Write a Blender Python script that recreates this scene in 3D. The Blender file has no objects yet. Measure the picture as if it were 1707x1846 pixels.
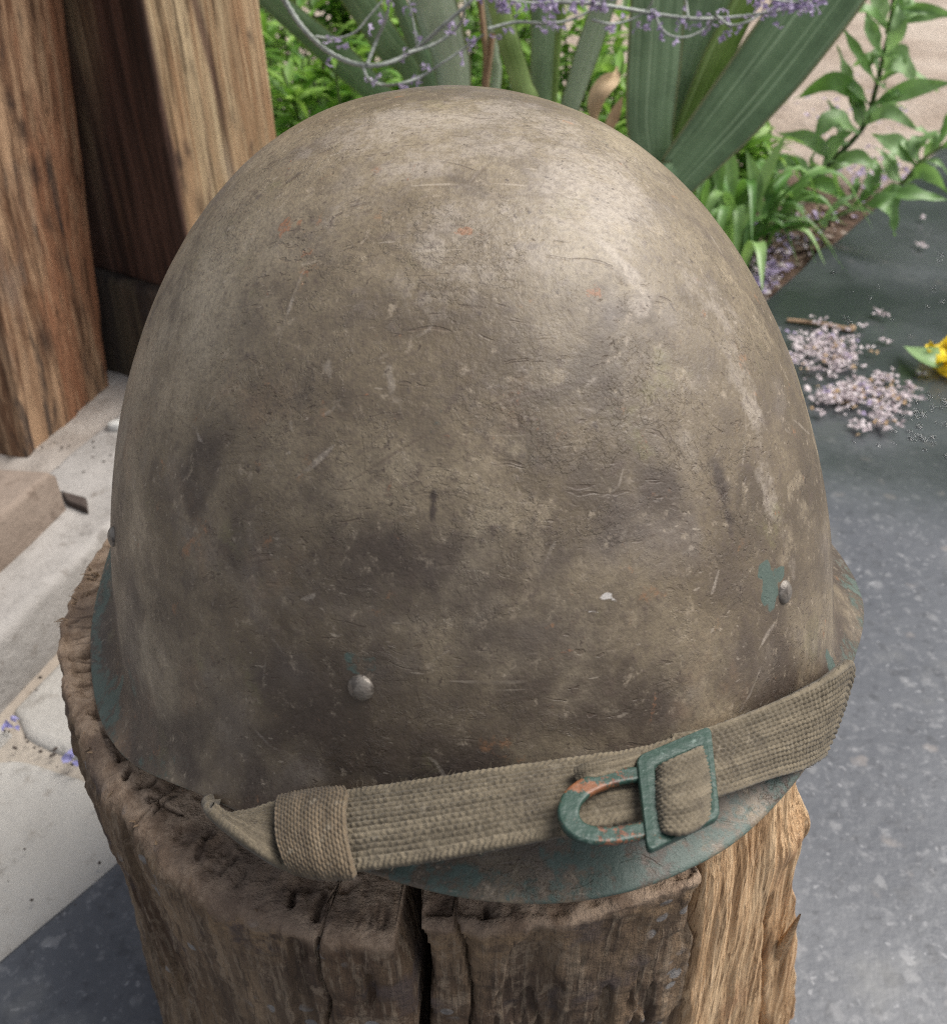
import bpy, math, random
import numpy as np
from mathutils import Vector, Matrix

S = bpy.context.scene
COL = S.collection
random.seed(7)
RNG = np.random.default_rng(7)
R_ = math.radians

# ------------------------------------------------------------------ camera, sky, sun, exposure
CAM_POS = np.array([.0031, -.2625, .2391])
PITCH = .6321
cam_d = bpy.data.cameras.new('camera')
cam = bpy.data.objects.new('camera', cam_d)
COL.objects.link(cam)
cam.location = CAM_POS
cam.rotation_euler = (math.pi / 2 - PITCH, 0, 0)
cam_d.sensor_width = 36
cam_d.sensor_fit = 'AUTO'
cam_d.lens = 36 * 1710 / 1846
cam_d.clip_start = .01
cam_d.clip_end = 300
cam_d.dof.use_dof = True
cam_d.dof.focus_distance = .248
cam_d.dof.aperture_fstop = 23
S.camera = cam

SUN_EL, SUN_AZ = 56, 78          # azimuth measured from +Y towards +X
world = bpy.data.worlds.new('World')
S.world = world
world.use_nodes = True
wn = world.node_tree
wn.nodes.clear()
sky = wn.nodes.new('ShaderNodeTexSky')
sky.sky_type = 'NISHITA'
sky.sun_disc = False
sky.sun_elevation = R_(SUN_EL)
sky.sun_rotation = R_(SUN_AZ)
sky.air_density = 1.0
sky.dust_density = 4.0
hs = wn.nodes.new('ShaderNodeHueSaturation')
hs.inputs['Saturation'].default_value = .40
bg = wn.nodes.new('ShaderNodeBackground')
bg.inputs['Strength'].default_value = .068
wo = wn.nodes.new('ShaderNodeOutputWorld')
wn.links.new(sky.outputs[0], hs.inputs['Color'])
wn.links.new(hs.outputs[0], bg.inputs['Color'])
wn.links.new(bg.outputs[0], wo.inputs['Surface'])

sun_d = bpy.data.lights.new('sun', 'SUN')
sun_d.energy = 1.5
sun_d.angle = R_(45)
sun_d.color = (1, .965, .91)
sun = bpy.data.objects.new('sun', sun_d)
COL.objects.link(sun)
sd = Vector((math.sin(R_(SUN_AZ)) * math.cos(R_(SUN_EL)), math.cos(R_(SUN_AZ)) * math.cos(R_(SUN_EL)), math.sin(R_(SUN_EL))))
sun.rotation_euler = (-sd).to_track_quat('-Z', 'Y').to_euler()
sun.location = sd * 5

S.view_settings.view_transform = 'Standard'
S.view_settings.look = 'None'
S.view_settings.exposure = 1.42
S.view_settings.gamma = 1
S.view_settings.use_curve_mapping = False
S.render.engine = 'CYCLES'
S.cycles.use_denoising = False
S.cycles.filter_width = 1.1
S.cycles.sample_clamp_indirect = 3
S.cycles.max_bounces = 6
S.cycles.use_adaptive_sampling = False

# ------------------------------------------------------------------ measuring helpers (photo pixel -> point in the place)
FPX, CX, CY = 1710., 853.5, 923.
_c, _s = math.cos(PITCH), math.sin(PITCH)
FWD, UPV, RGT = np.array([0, _c, -_s]), np.array([0, _s, _c]), np.array([1., 0, 0])


def ray(x, y):
    return FWD + RGT * (x - CX) / FPX - UPV * (y - CY) / FPX


def at(x, y, z):                    # point on the level z
    d = ray(x, y)
    return CAM_POS + d * (z - CAM_POS[2]) / d[2]


def aty(x, y, Y):                   # point on the upright plane at world y
    d = ray(x, y)
    return CAM_POS + d * (Y - CAM_POS[1]) / d[1]


def px(P):
    d = np.asarray(P) - CAM_POS
    z = d @ FWD
    return np.stack([CX + FPX * (d @ RGT) / z, CY - FPX * (d @ UPV) / z], -1)


# ------------------------------------------------------------------ numpy noise
def _hash(ix, iy, iz, seed):
    h = (ix.astype(np.int64) * 374761393 + iy.astype(np.int64) * 668265263 + iz.astype(np.int64) * 2147483647 + seed * 974634777) & 0xffffffff
    h = ((h ^ (h >> 13)) * 1274126177) & 0xffffffff
    h = (h ^ (h >> 16)) & 0xffff
    return h / 65535.


def vnoise(P, seed=0):
    P = np.asarray(P, float)
    i = np.floor(P).astype(np.int64)
    f = P - i
    f = f * f * (3 - 2 * f)
    r = 0
    for dx in (0, 1):
        for dy in (0, 1):
            for dz in (0, 1):
                w = (f[:, 0] if dx else 1 - f[:, 0]) * (f[:, 1] if dy else 1 - f[:, 1]) * (f[:, 2] if dz else 1 - f[:, 2])
                r = r + w * _hash(i[:, 0] + dx, i[:, 1] + dy, i[:, 2] + dz, seed)
    return r * 2 - 1


def fbm(P, freq, oct=4, seed=0, gain=.5):
    P = np.asarray(P, float) * freq
    a, r, t = 1., 0, 0
    for o in range(oct):
        r = r + a * vnoise(P * 2 ** o + 17.3 * o, seed + o)
        t += a
        a *= gain
    return r / t


def smooth(a, b, x):
    t = np.clip((x - a) / (b - a), 0, 1)
    return t * t * (3 - 2 * t)


# ------------------------------------------------------------------ mesh helpers
def mesh_np(name, V, F, mat=None, parent=None, smooth_=True, attrs=None, mats=None, midx=None):
    """V (n,3), F (m,3|4) or list of such arrays"""
    V = np.asarray(V, np.float32)
    Fs = F if isinstance(F, list) else [F]
    Fs = [np.asarray(f, np.int32) for f in Fs if len(f)]
    me = bpy.data.meshes.new(name)
    me.vertices.add(len(V))
    me.vertices.foreach_set('co', V.ravel())
    nl = sum(f.size for f in Fs)
    nf = sum(len(f) for f in Fs)
    me.loops.add(nl)
    me.loops.foreach_set('vertex_index', np.concatenate([f.ravel() for f in Fs]))
    me.polygons.add(nf)
    tot = np.concatenate([np.full(len(f), f.shape[1], np.int32) for f in Fs])
    st = np.concatenate([[0], np.cumsum(tot)[:-1]]).astype(np.int32)
    me.polygons.foreach_set('loop_start', st)
    me.polygons.foreach_set('loop_total', tot)
    if midx is not None:
        me.polygons.foreach_set('material_index', np.asarray(midx, np.int32))
    me.polygons.foreach_set('use_smooth', np.full(nf, smooth_, bool))
    me.update(calc_edges=True)
    me.validate()
    for k, a in (attrs or {}).items():
        at_ = me.attributes.new(k, 'FLOAT', 'POINT')
        at_.data.foreach_set('value', np.asarray(a, np.float32))
    for m in (mats or ([mat] if mat else [])):
        me.materials.append(m)
    return link(name, me, parent)


def link(name, me, parent=None):
    o = bpy.data.objects.new(name, me)
    COL.objects.link(o)
    if parent is not None:
        o.parent = parent
        o.matrix_parent_inverse = world_of(parent).inverted()
    return o


def world_of(o):
    m = Matrix.LocRotScale(o.location, o.rotation_euler, o.scale)
    return world_of(o.parent) @ o.matrix_parent_inverse @ m if o.parent else m


def thing(name, label, cat, loc=(0, 0, 0), group=None):
    o = bpy.data.objects.new(name, None)
    o.empty_display_size = .02
    COL.objects.link(o)
    o.location = [float(v) for v in loc]
    return tag(o, label, cat, group)


def tag(o, label, cat, group=None, kind=None):
    if label: o['label'] = label
    if cat: o['category'] = cat
    if group: o['group'] = group
    if kind: o['kind'] = kind
    return o


def grid(nu, nv, wrap=False):
    """quads of a grid stored as index u*nv+v"""
    u = np.arange(nu if wrap else nu - 1)[:, None]
    v = np.arange(nv - 1)[None, :]
    u2 = (u + 1) % nu
    return np.stack([u * nv + v, u2 * nv + v, u2 * nv + v + 1, u * nv + v + 1], -1).reshape(-1, 4)


def catmull(P, n):
    P = np.asarray(P, float)
    P = np.vstack([2 * P[0] - P[1], P, 2 * P[-1] - P[-2]])
    m = len(P) - 3
    t = np.linspace(0, m, n)
    i = np.clip(t.astype(int), 0, m - 1)
    f = (t - i)[:, None]
    a, b, c, d = P[i], P[i + 1], P[i + 2], P[i + 3]
    return .5 * (2 * b + (c - a) * f + (2 * a - 5 * b + 4 * c - d) * f ** 2 + (3 * b - a - 3 * c + d) * f ** 3)


def tube(P, rad, sides=8, cap=True):
    P = np.asarray(P, float)
    n = len(P)
    rad = np.broadcast_to(np.asarray(rad, float), (n,))
    T = np.gradient(P, axis=0)
    T /= np.linalg.norm(T, axis=1)[:, None] + 1e-12
    ref = np.array([0, 0, 1.]) if abs(T[0, 2]) < .9 else np.array([1., 0, 0])
    N = np.cross(T[0], ref)
    N /= np.linalg.norm(N)
    out = []
    for i in range(n):
        N = N - T[i] * (N @ T[i])
        N /= np.linalg.norm(N)
        B = np.cross(T[i], N)
        a = np.arange(sides) * 2 * math.pi / sides
        out.append(P[i] + rad[i] * (np.cos(a)[:, None] * N + np.sin(a)[:, None] * B))
    V = np.array(out)                                   # n, sides, 3
    F = grid(n, sides + 1)
    V = np.concatenate([V, V[:, :1]], 1).reshape(-1, 3)
    return V, F


class Bag:
    """collects pieces of one mesh"""
    def __init__(s): s.V, s.F4, s.F3, s.n, s.A = [], [], [], 0, []

    def add(s, V, F, a=0.):
        V = np.asarray(V, float).reshape(-1, 3)
        F = np.asarray(F) + s.n
        (s.F4 if F.shape[1] == 4 else s.F3).append(F)
        s.V.append(V)
        s.A.append(np.broadcast_to(np.asarray(a, float), (len(V),)))
        s.n += len(V)

    def build(s, name, mat, parent=None, smooth_=True):
        F = []
        if s.F4: F.append(np.concatenate(s.F4))
        if s.F3: F.append(np.concatenate(s.F3))
        return mesh_np(name, np.concatenate(s.V), F, mat, parent, smooth_, {'vary': np.concatenate(s.A)})


# ------------------------------------------------------------------ material helpers
class M:
    def __init__(s, name):
        s.m = bpy.data.materials.new(name)
        s.m.use_nodes = True
        s.t = s.m.node_tree
        s.t.nodes.clear()
        s.out = s.t.nodes.new('ShaderNodeOutputMaterial')
        s.co = s.t.nodes.new('ShaderNodeTexCoord').outputs['Object']

    def n(s, typ, _o=0, **kw):
        nd = s.t.nodes.new('ShaderNode' + typ)
        props = kw.pop('P', {})
        for k, v in props.items(): setattr(nd, k, v)
        for k, v in kw.items():
            k = k.replace('_', ' ')
            s.set(nd.inputs[int(k[1:])] if k[0] == 'i' and k[1:].isdigit() else nd.inputs[k], v)
        return nd.outputs[_o] if _o is not None else nd

    def set(s, sock, v):
        if isinstance(v, bpy.types.NodeSocket): s.t.links.new(v, sock)
        elif isinstance(v, tuple) and len(v) == 3 and sock.type == 'RGBA': sock.default_value = (*v, 1)
        else: sock.default_value = v

    def attr(s, name): return s.n('Attribute', 'Fac', P={'attribute_name': name})

    def map(s, scale=(1, 1, 1), rot=(0, 0, 0), loc=(0, 0, 0), v=None):
        return s.n('Mapping', i0=v or s.co, Scale=scale, Rotation=rot, Location=loc)

    def noise(s, scale, detail=4, rough=.55, v=None, dist=0.):
        return s.n('TexNoise', 'Fac', Vector=v or s.co, Scale=scale, Detail=float(detail), Roughness=rough, Distortion=dist)

    def voro(s, scale, v=None, feature='F1', out='Distance', rand=1.):
        return s.n('TexVoronoi', out, P={'feature': feature}, Vector=v or s.co, Scale=scale, Randomness=rand)

    def math(s, op, a, b=0., c=0.):
        return s.n('Math', P={'operation': op}, i0=a, i1=b, i2=c)

    def add(s, a, b): return s.math('ADD', a, b)

    def mul(s, a, b): return s.math('MULTIPLY', a, b)

    def rng(s, x, a, b, c=0., d=1.):
        return s.n('MapRange', P={'interpolation_type': 'SMOOTHSTEP'}, Value=x, i1=a, i2=b, i3=c, i4=d)

    def mix(s, f, a, b, mode='MIX'):
        nd = s.t.nodes.new('ShaderNodeMix')
        nd.data_type = 'RGBA'
        nd.blend_type = mode
        s.set(nd.inputs['Factor'], f)
        s.set(nd.inputs[6], a)
        s.set(nd.inputs[7], b)
        return nd.outputs[2]

    def ramp(s, x, stops):
        nd = s.t.nodes.new('ShaderNodeValToRGB')
        e = nd.color_ramp.elements
        while len(e) < len(stops): e.new(.5)
        for i, (p, c) in enumerate(stops):
            e[i].position = p
            e[i].color = (*c, 1)
        s.set(nd.inputs[0], x)
        return nd.outputs[0]

    def bump(s, h, dist, strength=1., normal=None):
        kw = dict(Height=h, Distance=dist, Strength=strength)
        if normal is not None: kw['Normal'] = normal
        return s.n('Bump', **kw)

    def bsdf(s, col, rough=.6, normal=None, **kw):
        nd = s.n('BsdfPrincipled', None, Base_Color=col, Roughness=rough)
        if normal is not None: s.set(nd.inputs['Normal'], normal)
        for k, v in kw.items(): s.set(nd.inputs[k.replace('_', ' ')], v)
        s.t.links.new(nd.outputs[0], s.out.inputs[0])
        return s.m


# ================================================================== MATERIALS
def mat_helmet():
    m = M('worn_paint')
    warp = m.n('VectorMath', P={'operation': 'ADD'}, i0=m.co, i1=m.n('VectorMath', P={'operation': 'SCALE'}, i0=m.n('TexNoise', 'Color', Vector=m.co, Scale=30., Detail=3.), Scale=.02))
    big = m.noise(12., 6, .62, warp)
    mid = m.noise(42., 7, .68, warp)
    fine = m.noise(230., 6, .72)
    vfine = m.noise(800., 4, .7)

    def ragged(name, lo=.34, hi=.62, amt=1.5, src=None):
        n_ = m.add(m.mul(m.add(src or fine, -.5), amt), m.mul(m.add(mid, -.5), 1.2))
        return m.mul(m.rng(m.add(m.attr(name), n_), lo, hi), m.rng(m.attr(name), .02, .15))
    base = m.ramp(big, [(.36, (.080, .060, .039)), (.45, (.145, .112, .072)), (.55, (.212, .169, .112)), (.66, (.290, .240, .170))])
    base = m.mix(m.rng(mid, .50, .68, 0., .8), base, (.085, .064, .045))
    base = m.mix(m.rng(mid, .30, .46, .7, 0.), base, (.34, .275, .190))
    base = m.mix(m.rng(m.noise(24., 5, .65, m.map(loc=(.7, .3, .1))), .52, .68, 0., .5), base, (.150, .128, .118))
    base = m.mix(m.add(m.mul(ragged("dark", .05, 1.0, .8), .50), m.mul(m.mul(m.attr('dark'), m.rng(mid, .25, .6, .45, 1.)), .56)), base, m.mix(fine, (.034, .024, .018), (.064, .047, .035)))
    base = m.mix(m.mul(ragged('pale', .25, .8), .6), base, (.40, .345, .285))
    olive = m.rng(m.noise(30., 6, .65, m.map(loc=(.2, .9, .4))), .60, .72, 0., .55)
    base = m.mix(olive, base, (.185, .168, .080))
    base = m.mix(m.rng(m.noise(17., 6, .65, m.map(loc=(2.2, .4, 1.4))), .58, .72, 0., .5), base, (.25, .158, .095))
    # grime specks and grain
    base = m.mix(m.rng(fine, .54, .70, 0., .75), base, (.088, .064, .048))
    base = m.mix(m.rng(fine, .28, .43, .65, 0.), base, (.36, .295, .22))
    base = m.mix(m.rng(vfine, .42, .68, 0., .5), base, (.095, .072, .056))
    base = m.mix(m.rng(m.noise(430., 3, .6, m.map(loc=(6, 1, 3))), .66, .72, 0., .7), base, (.05, .034, .026))
    sc = None
    for i, (rot, off) in enumerate((((.3, .9, .2), 0.), ((1.2, .2, .9), 3.), ((.5, 2.0, 1.4), 5.), ((2.2, .7, 2.6), 9.), ((1.7, 1.1, .4), 12.))):
        v = m.map((16, 520, 520), rot, (off, off, off), warp)
        k = m.rng(m.noise(1., 2, .5, v), .67, .73)
        k = m.mul(k, m.rng(m.noise(30., 3, .5, m.map(loc=(off, 1, 2))), .46, .62))
        sc = k if sc is None else m.math('MAXIMUM', sc, k)
    base = m.mix(m.mul(sc, .4), base, (.075, .05, .036))
    base = m.mix(m.mul(m.attr('scratch'), .5), base, (.085, .058, .042))
    lt = None
    for i, (rot, off) in enumerate((((.9, .3, 1.2), 21.), ((2.6, 1.2, .3), 23.), ((.2, 2.4, 2.0), 27.))):
        k = m.rng(m.noise(1., 2, .5, m.map((11, 640, 640), rot, (off, off, off))), .69, .74)
        k = m.mul(k, m.rng(m.noise(36., 3, .5, m.map(loc=(off, 1, 2))), .48, .60))
        lt = k if lt is None else m.math('MAXIMUM', lt, k)
    base = m.mix(m.mul(lt, .40), base, (.40, .34, .27))
    rn = m.mul(m.rng(m.noise(90., 6, .75, m.map(loc=(5, 2, 1))), .62, .70), m.rng(fine, .35, .6))
    base = m.mix(m.mul(rn, .55), base, (.30, .145, .068))
    base = m.mix(m.mul(m.mul(ragged('rust', .45, .85, 2.4, vfine), m.rng(fine, .3, .55, .35, 1.)), .85), base, m.mix(fine, (.34, .165, .085), (.16, .08, .045)))
    gcol = m.mix(m.noise(90., 5, .65), (.034, .064, .052), (.095, .130, .112))
    base = m.mix(m.mul(ragged('green', .38, .70, 1.8), .9), base, gcol)
    base = m.mix(ragged('white', .40, .7, 1.6), base, (.46, .43, .40))
    # relief: layered flaking paint, pits, grain
    f1 = m.noise(78., 7, .62, warp)
    fl = m.add(m.rng(f1, .545, .56), m.mul(m.rng(f1, .60, .612), .8))
    f2 = m.noise(150., 6, .62, m.map(loc=(3, 1, 7)))
    fl2 = m.rng(f2, .57, .585)
    zone = m.rng(m.noise(20., 4, .6, m.map(loc=(3, 1, 7))), .42, .6)
    h = m.mul(m.mul(m.add(fl, m.mul(fl2, .7)), zone), .24)
    h = m.add(h, m.mul(fine, .40))
    h = m.add(h, m.mul(vfine, .30))
    h = m.add(h, m.mul(sc, -.22))
    h = m.add(h, m.mul(mid, .7))
    nb = m.bump(h, .00060, 1.)
    rough = m.add(m.rng(mid, .3, .7, .33, .50), m.mul(fine, .12))
    return m.bsdf(base, rough, nb, Specular_IOR_Level=.43)


def mat_teal(name='chipped_teal_paint', rustamt=.67):
    m = M(name)
    c = m.mix(m.noise(160., 5, .6), (.010, .032, .023), (.028, .062, .046))
    c = m.mix(m.rng(m.noise(420., 4, .7), .58, .68, 0., .55), c, (.12, .17, .145))
    c = m.mix(m.rng(m.noise(95., 5, .7, m.map(loc=(2, 5, 1))), rustamt - .05, rustamt), c, m.mix(m.noise(700., 3), (.22, .085, .033), (.11, .045, .023)))
    c = m.mix(m.rng(m.noise(240., 4, .7, m.map(loc=(7, 5, 1))), .66, .7), c, (.09, .075, .06))
    if rustamt < .6: c = m.mix(m.mul(m.rng(m.add(m.attr('rust'), m.mul(m.add(m.noise(620., 6, .75), -.5), 3.0)), .40, .62), m.rng(m.attr('rust'), .05, .2)), c, m.mix(m.rng(m.noise(1100., 3), .35, .65), (.17, .062, .027), (.06, .03, .019)))
    return m.bsdf(c, .46, m.bump(m.add(m.noise(500., 4, .6), m.mul(m.noise(120., 4), 1.5)), .0004, .7), Specular_IOR_Level=.5)


def mat_rivet():
    m = M('dull_steel')
    c = m.mix(m.noise(260., 5, .65), (.085, .066, .052), (.25, .228, .198))
    c = m.mix(m.rng(m.noise(330., 4, .6, m.map(loc=(1.37, 4.21, 2.6))), .52, .64, 0., .8), c, (.06, .05, .042))
    return m.bsdf(c, .42, m.bump(m.noise(900., 4), .0003, .7), Metallic=.35)


def mat_webbing(name, a, b, dirt):
    m = M(name)
    c = m.mix(m.noise(160., 5, .65), a, b)
    c = m.mix(m.rng(m.attr('yarn'), .5, 1., 0., .55), c, tuple(x * 1.7 for x in b))
    c = m.mix(m.rng(m.attr('yarn'), .5, 0., 0., .6), c, tuple(x * .5 for x in a))
    c = m.mix(m.rng(m.noise(55., 5, .6), .52, .68, 0., .75), c, dirt)
    c = m.mix(m.rng(m.noise(1500., 2), .3, .7, 0., .3), c, (.19, .16, .115))
    c = m.mix(m.rng(m.noise(320., 3, .6, m.map(loc=(3, 3, 3))), .60, .72, 0., .45), c, (.21, .18, .135))
    return m.bsdf(c, .93, m.bump(m.noise(2600., 3), .00025, .8), Specular_IOR_Level=.15, Sheen_Weight=.12)


def mat_stump():
    m = M('weathered_wood')
    g = m.noise(1., 6, .62, m.map((95, 95, 12)))
    g2 = m.noise(1., 5, .6, m.map((420, 420, 30)))
    big = m.noise(17., 5, .6)
    c = m.ramp(big, [(.33, (.094, .060, .039)), (.5, (.182, .124, .077)), (.66, (.268, .190, .122))])
    c = m.mix(m.rng(g, .42, .66, 0., .7), c, (.062, .044, .034))
    c = m.mix(m.rng(g2, .5, .62, 0., .6), c, (.255, .195, .138))
    c = m.mix(m.rng(m.noise(1., 5, .7, m.map((800, 800, 60))), .52, .64, 0., .6), c, (.05, .036, .028))
    c = m.mix(m.rng(m.noise(90., 6, .75, m.map(loc=(3, 3, 1))), .55, .66, 0., .6), c, (.27, .205, .145))
    c = m.mix(m.rng(m.noise(46., 4, .6, m.map(loc=(1, 2, 9))), .55, .68, 0., .7), c, (.085, .066, .062))
    # pale lichen dots
    li = m.mul(m.rng(m.voro(135., m.map(loc=(.3, 0, 0))), .32, .24), m.rng(m.noise(26., 3, .5, m.map(loc=(4, 4, 4))), .53, .61))
    c = m.mix(m.mul(li, .6), c, (.25, .255, .26))
    c = m.mix(m.mul(m.mul(m.attr('fray'), m.rng(m.noise(230., 6, .75), .44, .58)), .85), c, m.mix(m.noise(600., 3), (.30, .20, .115), (.17, .115, .07)))
    c = m.mix(m.attr('top'), c, m.mix(m.rng(m.noise(90., 7, .75), .38, .62), (.225, .152, .102), (.46, .335, .235)))
    c = m.mix(m.mul(m.attr('top'), m.rng(m.noise(25., 5, .6, m.map(loc=(9, 2, 2))), .45, .62, 0., .7)), c, (.135, .098, .076))
    c = m.mix(m.mul(m.attr('crk'), .55), c, (.045, .030, .024))
    h = m.add(m.mul(g, 1.2), m.mul(g2, .6))
    h = m.add(h, m.mul(m.noise(240., 5, .7), .8))
    return m.bsdf(c, .88, m.bump(h, .0020, 1.), Specular_IOR_Level=.2)


def mat_fresh():
    m = M('split_wood')
    w = m.n('VectorMath', P={'operation': 'ADD'}, i0=m.co, i1=m.n('VectorMath', P={'operation': 'SCALE'}, i0=m.n('TexNoise', 'Color', Vector=m.map((30, 30, 18)), Scale=1., Detail=3.), Scale=.008))
    g = m.noise(1., 5, .65, m.map((1000, 1000, 26), v=w))
    g2 = m.noise(1., 5, .6, m.map((170, 170, 9), loc=(3, 1, 0), v=w))
    c = m.ramp(g2, [(.34, (.34, .20, .10)), (.5, (.55, .355, .195)), (.64, (.68, .48, .285))])
    c = m.mix(m.rng(g, .54, .62, 0., .85), c, (.20, .115, .058))
    c = m.mix(m.rng(g, .36, .44, .5, 0.), c, (.70, .53, .35))
    c = m.mix(m.rng(m.noise(30., 4, .6), .55, .72, 0., .55), c, (.42, .24, .135))
    c = m.mix(m.rng(m.attr('edge'), .25, .95, 0., .9), c, (.135, .095, .066))
    return m.bsdf(c, .78, m.bump(m.add(g, m.mul(g2, .6)), .0016, 1.), Specular_IOR_Level=.25)


def mat_splinter():
    m = M('orange_splinter')
    c = m.mix(m.noise(500., 3), (.55, .34, .18), (.42, .22, .105))
    return m.bsdf(c, .75, m.bump(m.noise(900., 3), .0005, .6))


def mat_post(name, light, dark, streak, stain=None):
    m = M(name)
    w = m.n('VectorMath', P={'operation': 'ADD'}, i0=m.co, i1=m.n('VectorMath', P={'operation': 'SCALE'}, i0=m.n('TexNoise', 'Color', Vector=m.map((6, 6, 1.6)), Scale=1., Detail=3.), Scale=.055))
    g = m.noise(1., 7, .66, m.map((75, 75, 2.6), v=w))
    g2 = m.noise(1., 6, .7, m.map((340, 340, 8), v=w))
    g3 = m.noise(1., 4, .6, m.map((150, 150, 3.5), loc=(8, 2, 1), v=w))
    c = m.mix(m.rng(g, .38, .60), light, dark)
    c = m.mix(m.rng(m.noise(1., 5, .6, m.map((24, 24, 2.2), loc=(4, 7, 1), v=w)), .48, .60, 0., .75), c, streak)
    c = m.mix(m.rng(g3, .55, .63, 0., .75), c, tuple(x * .42 for x in dark))
    c = m.mix(m.rng(g3, .36, .44, .5, 0.), c, tuple(min(1, x * 1.2) for x in light))
    c = m.mix(m.rng(g2, .53, .66, 0., .65), c, tuple(x * .4 for x in dark))
    c = m.mix(m.rng(m.noise(1., 5, .65, m.map((34, 34, 5), loc=(1, 3, 2))), .60, .68, 0., .8), c, (.042, .034, .031))
    c = m.mix(m.rng(m.noise(1., 4, .6, m.map((18, 18, 6), loc=(6, 3, 2))), .56, .7, 0., .35), c, (.30, .255, .21))
    c = m.mix(m.mul(m.attr('knot'), m.rng(m.noise(90., 4, .7), .25, .6, .5, 1.)), c, (.045, .028, .022))
    if stain is not None:
        c = m.mix(m.attr('stain'), c, m.mix(m.rng(g, .38, .62), stain, tuple(x * .30 for x in stain)))
    return m.bsdf(c, .8, m.bump(m.add(m.add(g, g3), m.mul(g2, .8)), .004, 1.), Specular_IOR_Level=.25)


def mat_sheet():
    m = M('worn_linoleum')
    big = m.noise(5.5, 5, .6)
    wet = m.attr('wet')
    v1 = m.noise(95., 4, .6)
    c = m.mix(m.rng(big, .35, .65), (.072, .077, .088), (.106, .111, .122))
    c = m.mix(m.rng(v1, .54, .68, 0., .75), c, (.052, .055, .062))
    c = m.mix(m.rng(v1, .30, .43, .6, 0.), c, (.19, .192, .20))
    # aggregate, worn and soft-edged
    d = m.n('VectorMath', P={'operation': 'ADD'}, i0=m.co, i1=m.n('VectorMath', P={'operation': 'SCALE'}, i0=m.n('TexNoise', 'Color', Vector=m.co, Scale=120., Detail=4.), Scale=.012))
    for sc, lo, hi, colr, off, k_ in ((80., .16, .36, (.23, .23, .235), 0, .5), (48., .10, .28, (.27, .235, .21), 5, .4), (110., .15, .36, (.055, .058, .067), 9, .65), (190., .14, .26, (.36, .36, .37), 3, .4)):
        msk = m.rng(m.voro(sc, m.map(loc=(off, off, 0), v=d)), hi, lo)
        col2 = m.n('TexVoronoi', 'Color', Vector=m.map(loc=(off, off, 0), v=d), Scale=sc)
        pick = m.rng(m.n('SeparateColor', 0, Color=col2), .66, .80)
        c = m.mix(m.mul(m.mul(msk, pick), k_), c, colr)
    v2 = m.noise(210., 5, .7, m.map(loc=(5, 5, 5)))
    c = m.mix(m.rng(v2, .54, .72, 0., .5), c, (.25, .25, .26))
    c = m.mix(m.rng(v2, .30, .44, .5, 0.), c, (.095, .098, .11))
    c = m.mix(m.rng(m.noise(14., 5, .6, m.map(loc=(2, 8, 0))), .56, .68, 0., .4), c, (.175, .175, .17))
    dark = m.mix(m.rng(m.noise(9., 4, .5), .4, .65), (.024, .030, .030), (.046, .054, .055))
    c = m.mix(wet, c, dark)
    rough = m.rng(wet, 0., 1., .34, .22)
    h = m.add(m.mul(m.noise(160., 4), .5), m.noise(60., 3))
    bs = m.n('MapRange', Value=wet, i1=0., i2=1., i3=.22, i4=.10)
    nb = m.n('Bump', Height=h, Distance=.002, Strength=bs)
    return m.bsdf(c, rough, nb, Specular_IOR_Level=m.rng(wet, 0., 1., .34, .45))


def mat_stone(name, a, b, spot, rough=.9, sc=1.):
    m = M(name)
    c = m.mix(m.rng(m.noise(9. * sc, 5, .6), .35, .65), a, b)
    c = m.mix(m.rng(m.noise(70. * sc, 5, .7), .56, .72, 0., .7), c, spot)
    c = m.mix(m.rng(m.noise(28. * sc, 5, .6, m.map(loc=(3, 9, 1))), .58, .68, 0., .5), c, tuple(x * .6 for x in spot))
    return m.bsdf(c, rough, m.bump(m.add(m.noise(150. * sc, 5, .7), m.mul(m.noise(40. * sc, 4), 1.5)), .0022 / sc, .7), Specular_IOR_Level=.25)


def mat_leaf(name, a, b, tip=None, rough=.42, vein=0., trans=.25):
    m = M(name)
    v = m.attr('vary')
    c = m.mix(v, a, b)
    c = m.mix(m.rng(m.noise(34., 3), .4, .65, 0., .5), c, tuple(x * .6 for x in a))
    if vein:
        sd2 = m.n('CombineXYZ', i0=m.mul(m.attr('side'), vein), i1=m.mul(v, 40.), i2=m.mul(m.n('SeparateXYZ', 2, i0=m.co), 3.))
        w = m.noise(1., 4, .6, sd2)
        c = m.mix(m.rng(w, .5, .72, 0., .75), c, tuple(min(1, x * 1.5 + .05) for x in b))
        c = m.mix(m.rng(w, .28, .45, .6, 0.), c, tuple(x * .65 for x in a))
        c = m.mix(m.rng(m.math('ABSOLUTE', m.attr('side')), .90, .96), c, (.46, .50, .27))
    if tip is not None: c = m.mix(m.rng(m.noise(12., 4), .6, .7), c, tip)
    p = m.n('BsdfPrincipled', Base_Color=c, Roughness=rough, Specular_IOR_Level=.45, Normal=m.bump(m.noise(220., 3), .0006, .5))
    t = m.n('BsdfTranslucent', Color=m.mix(.5, c, (.16, .30, .03)))
    s = m.n('MixShader', i0=trans, i1=p, i2=t)
    m.t.links.new(s, m.out.inputs[0])
    return m.m


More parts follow.
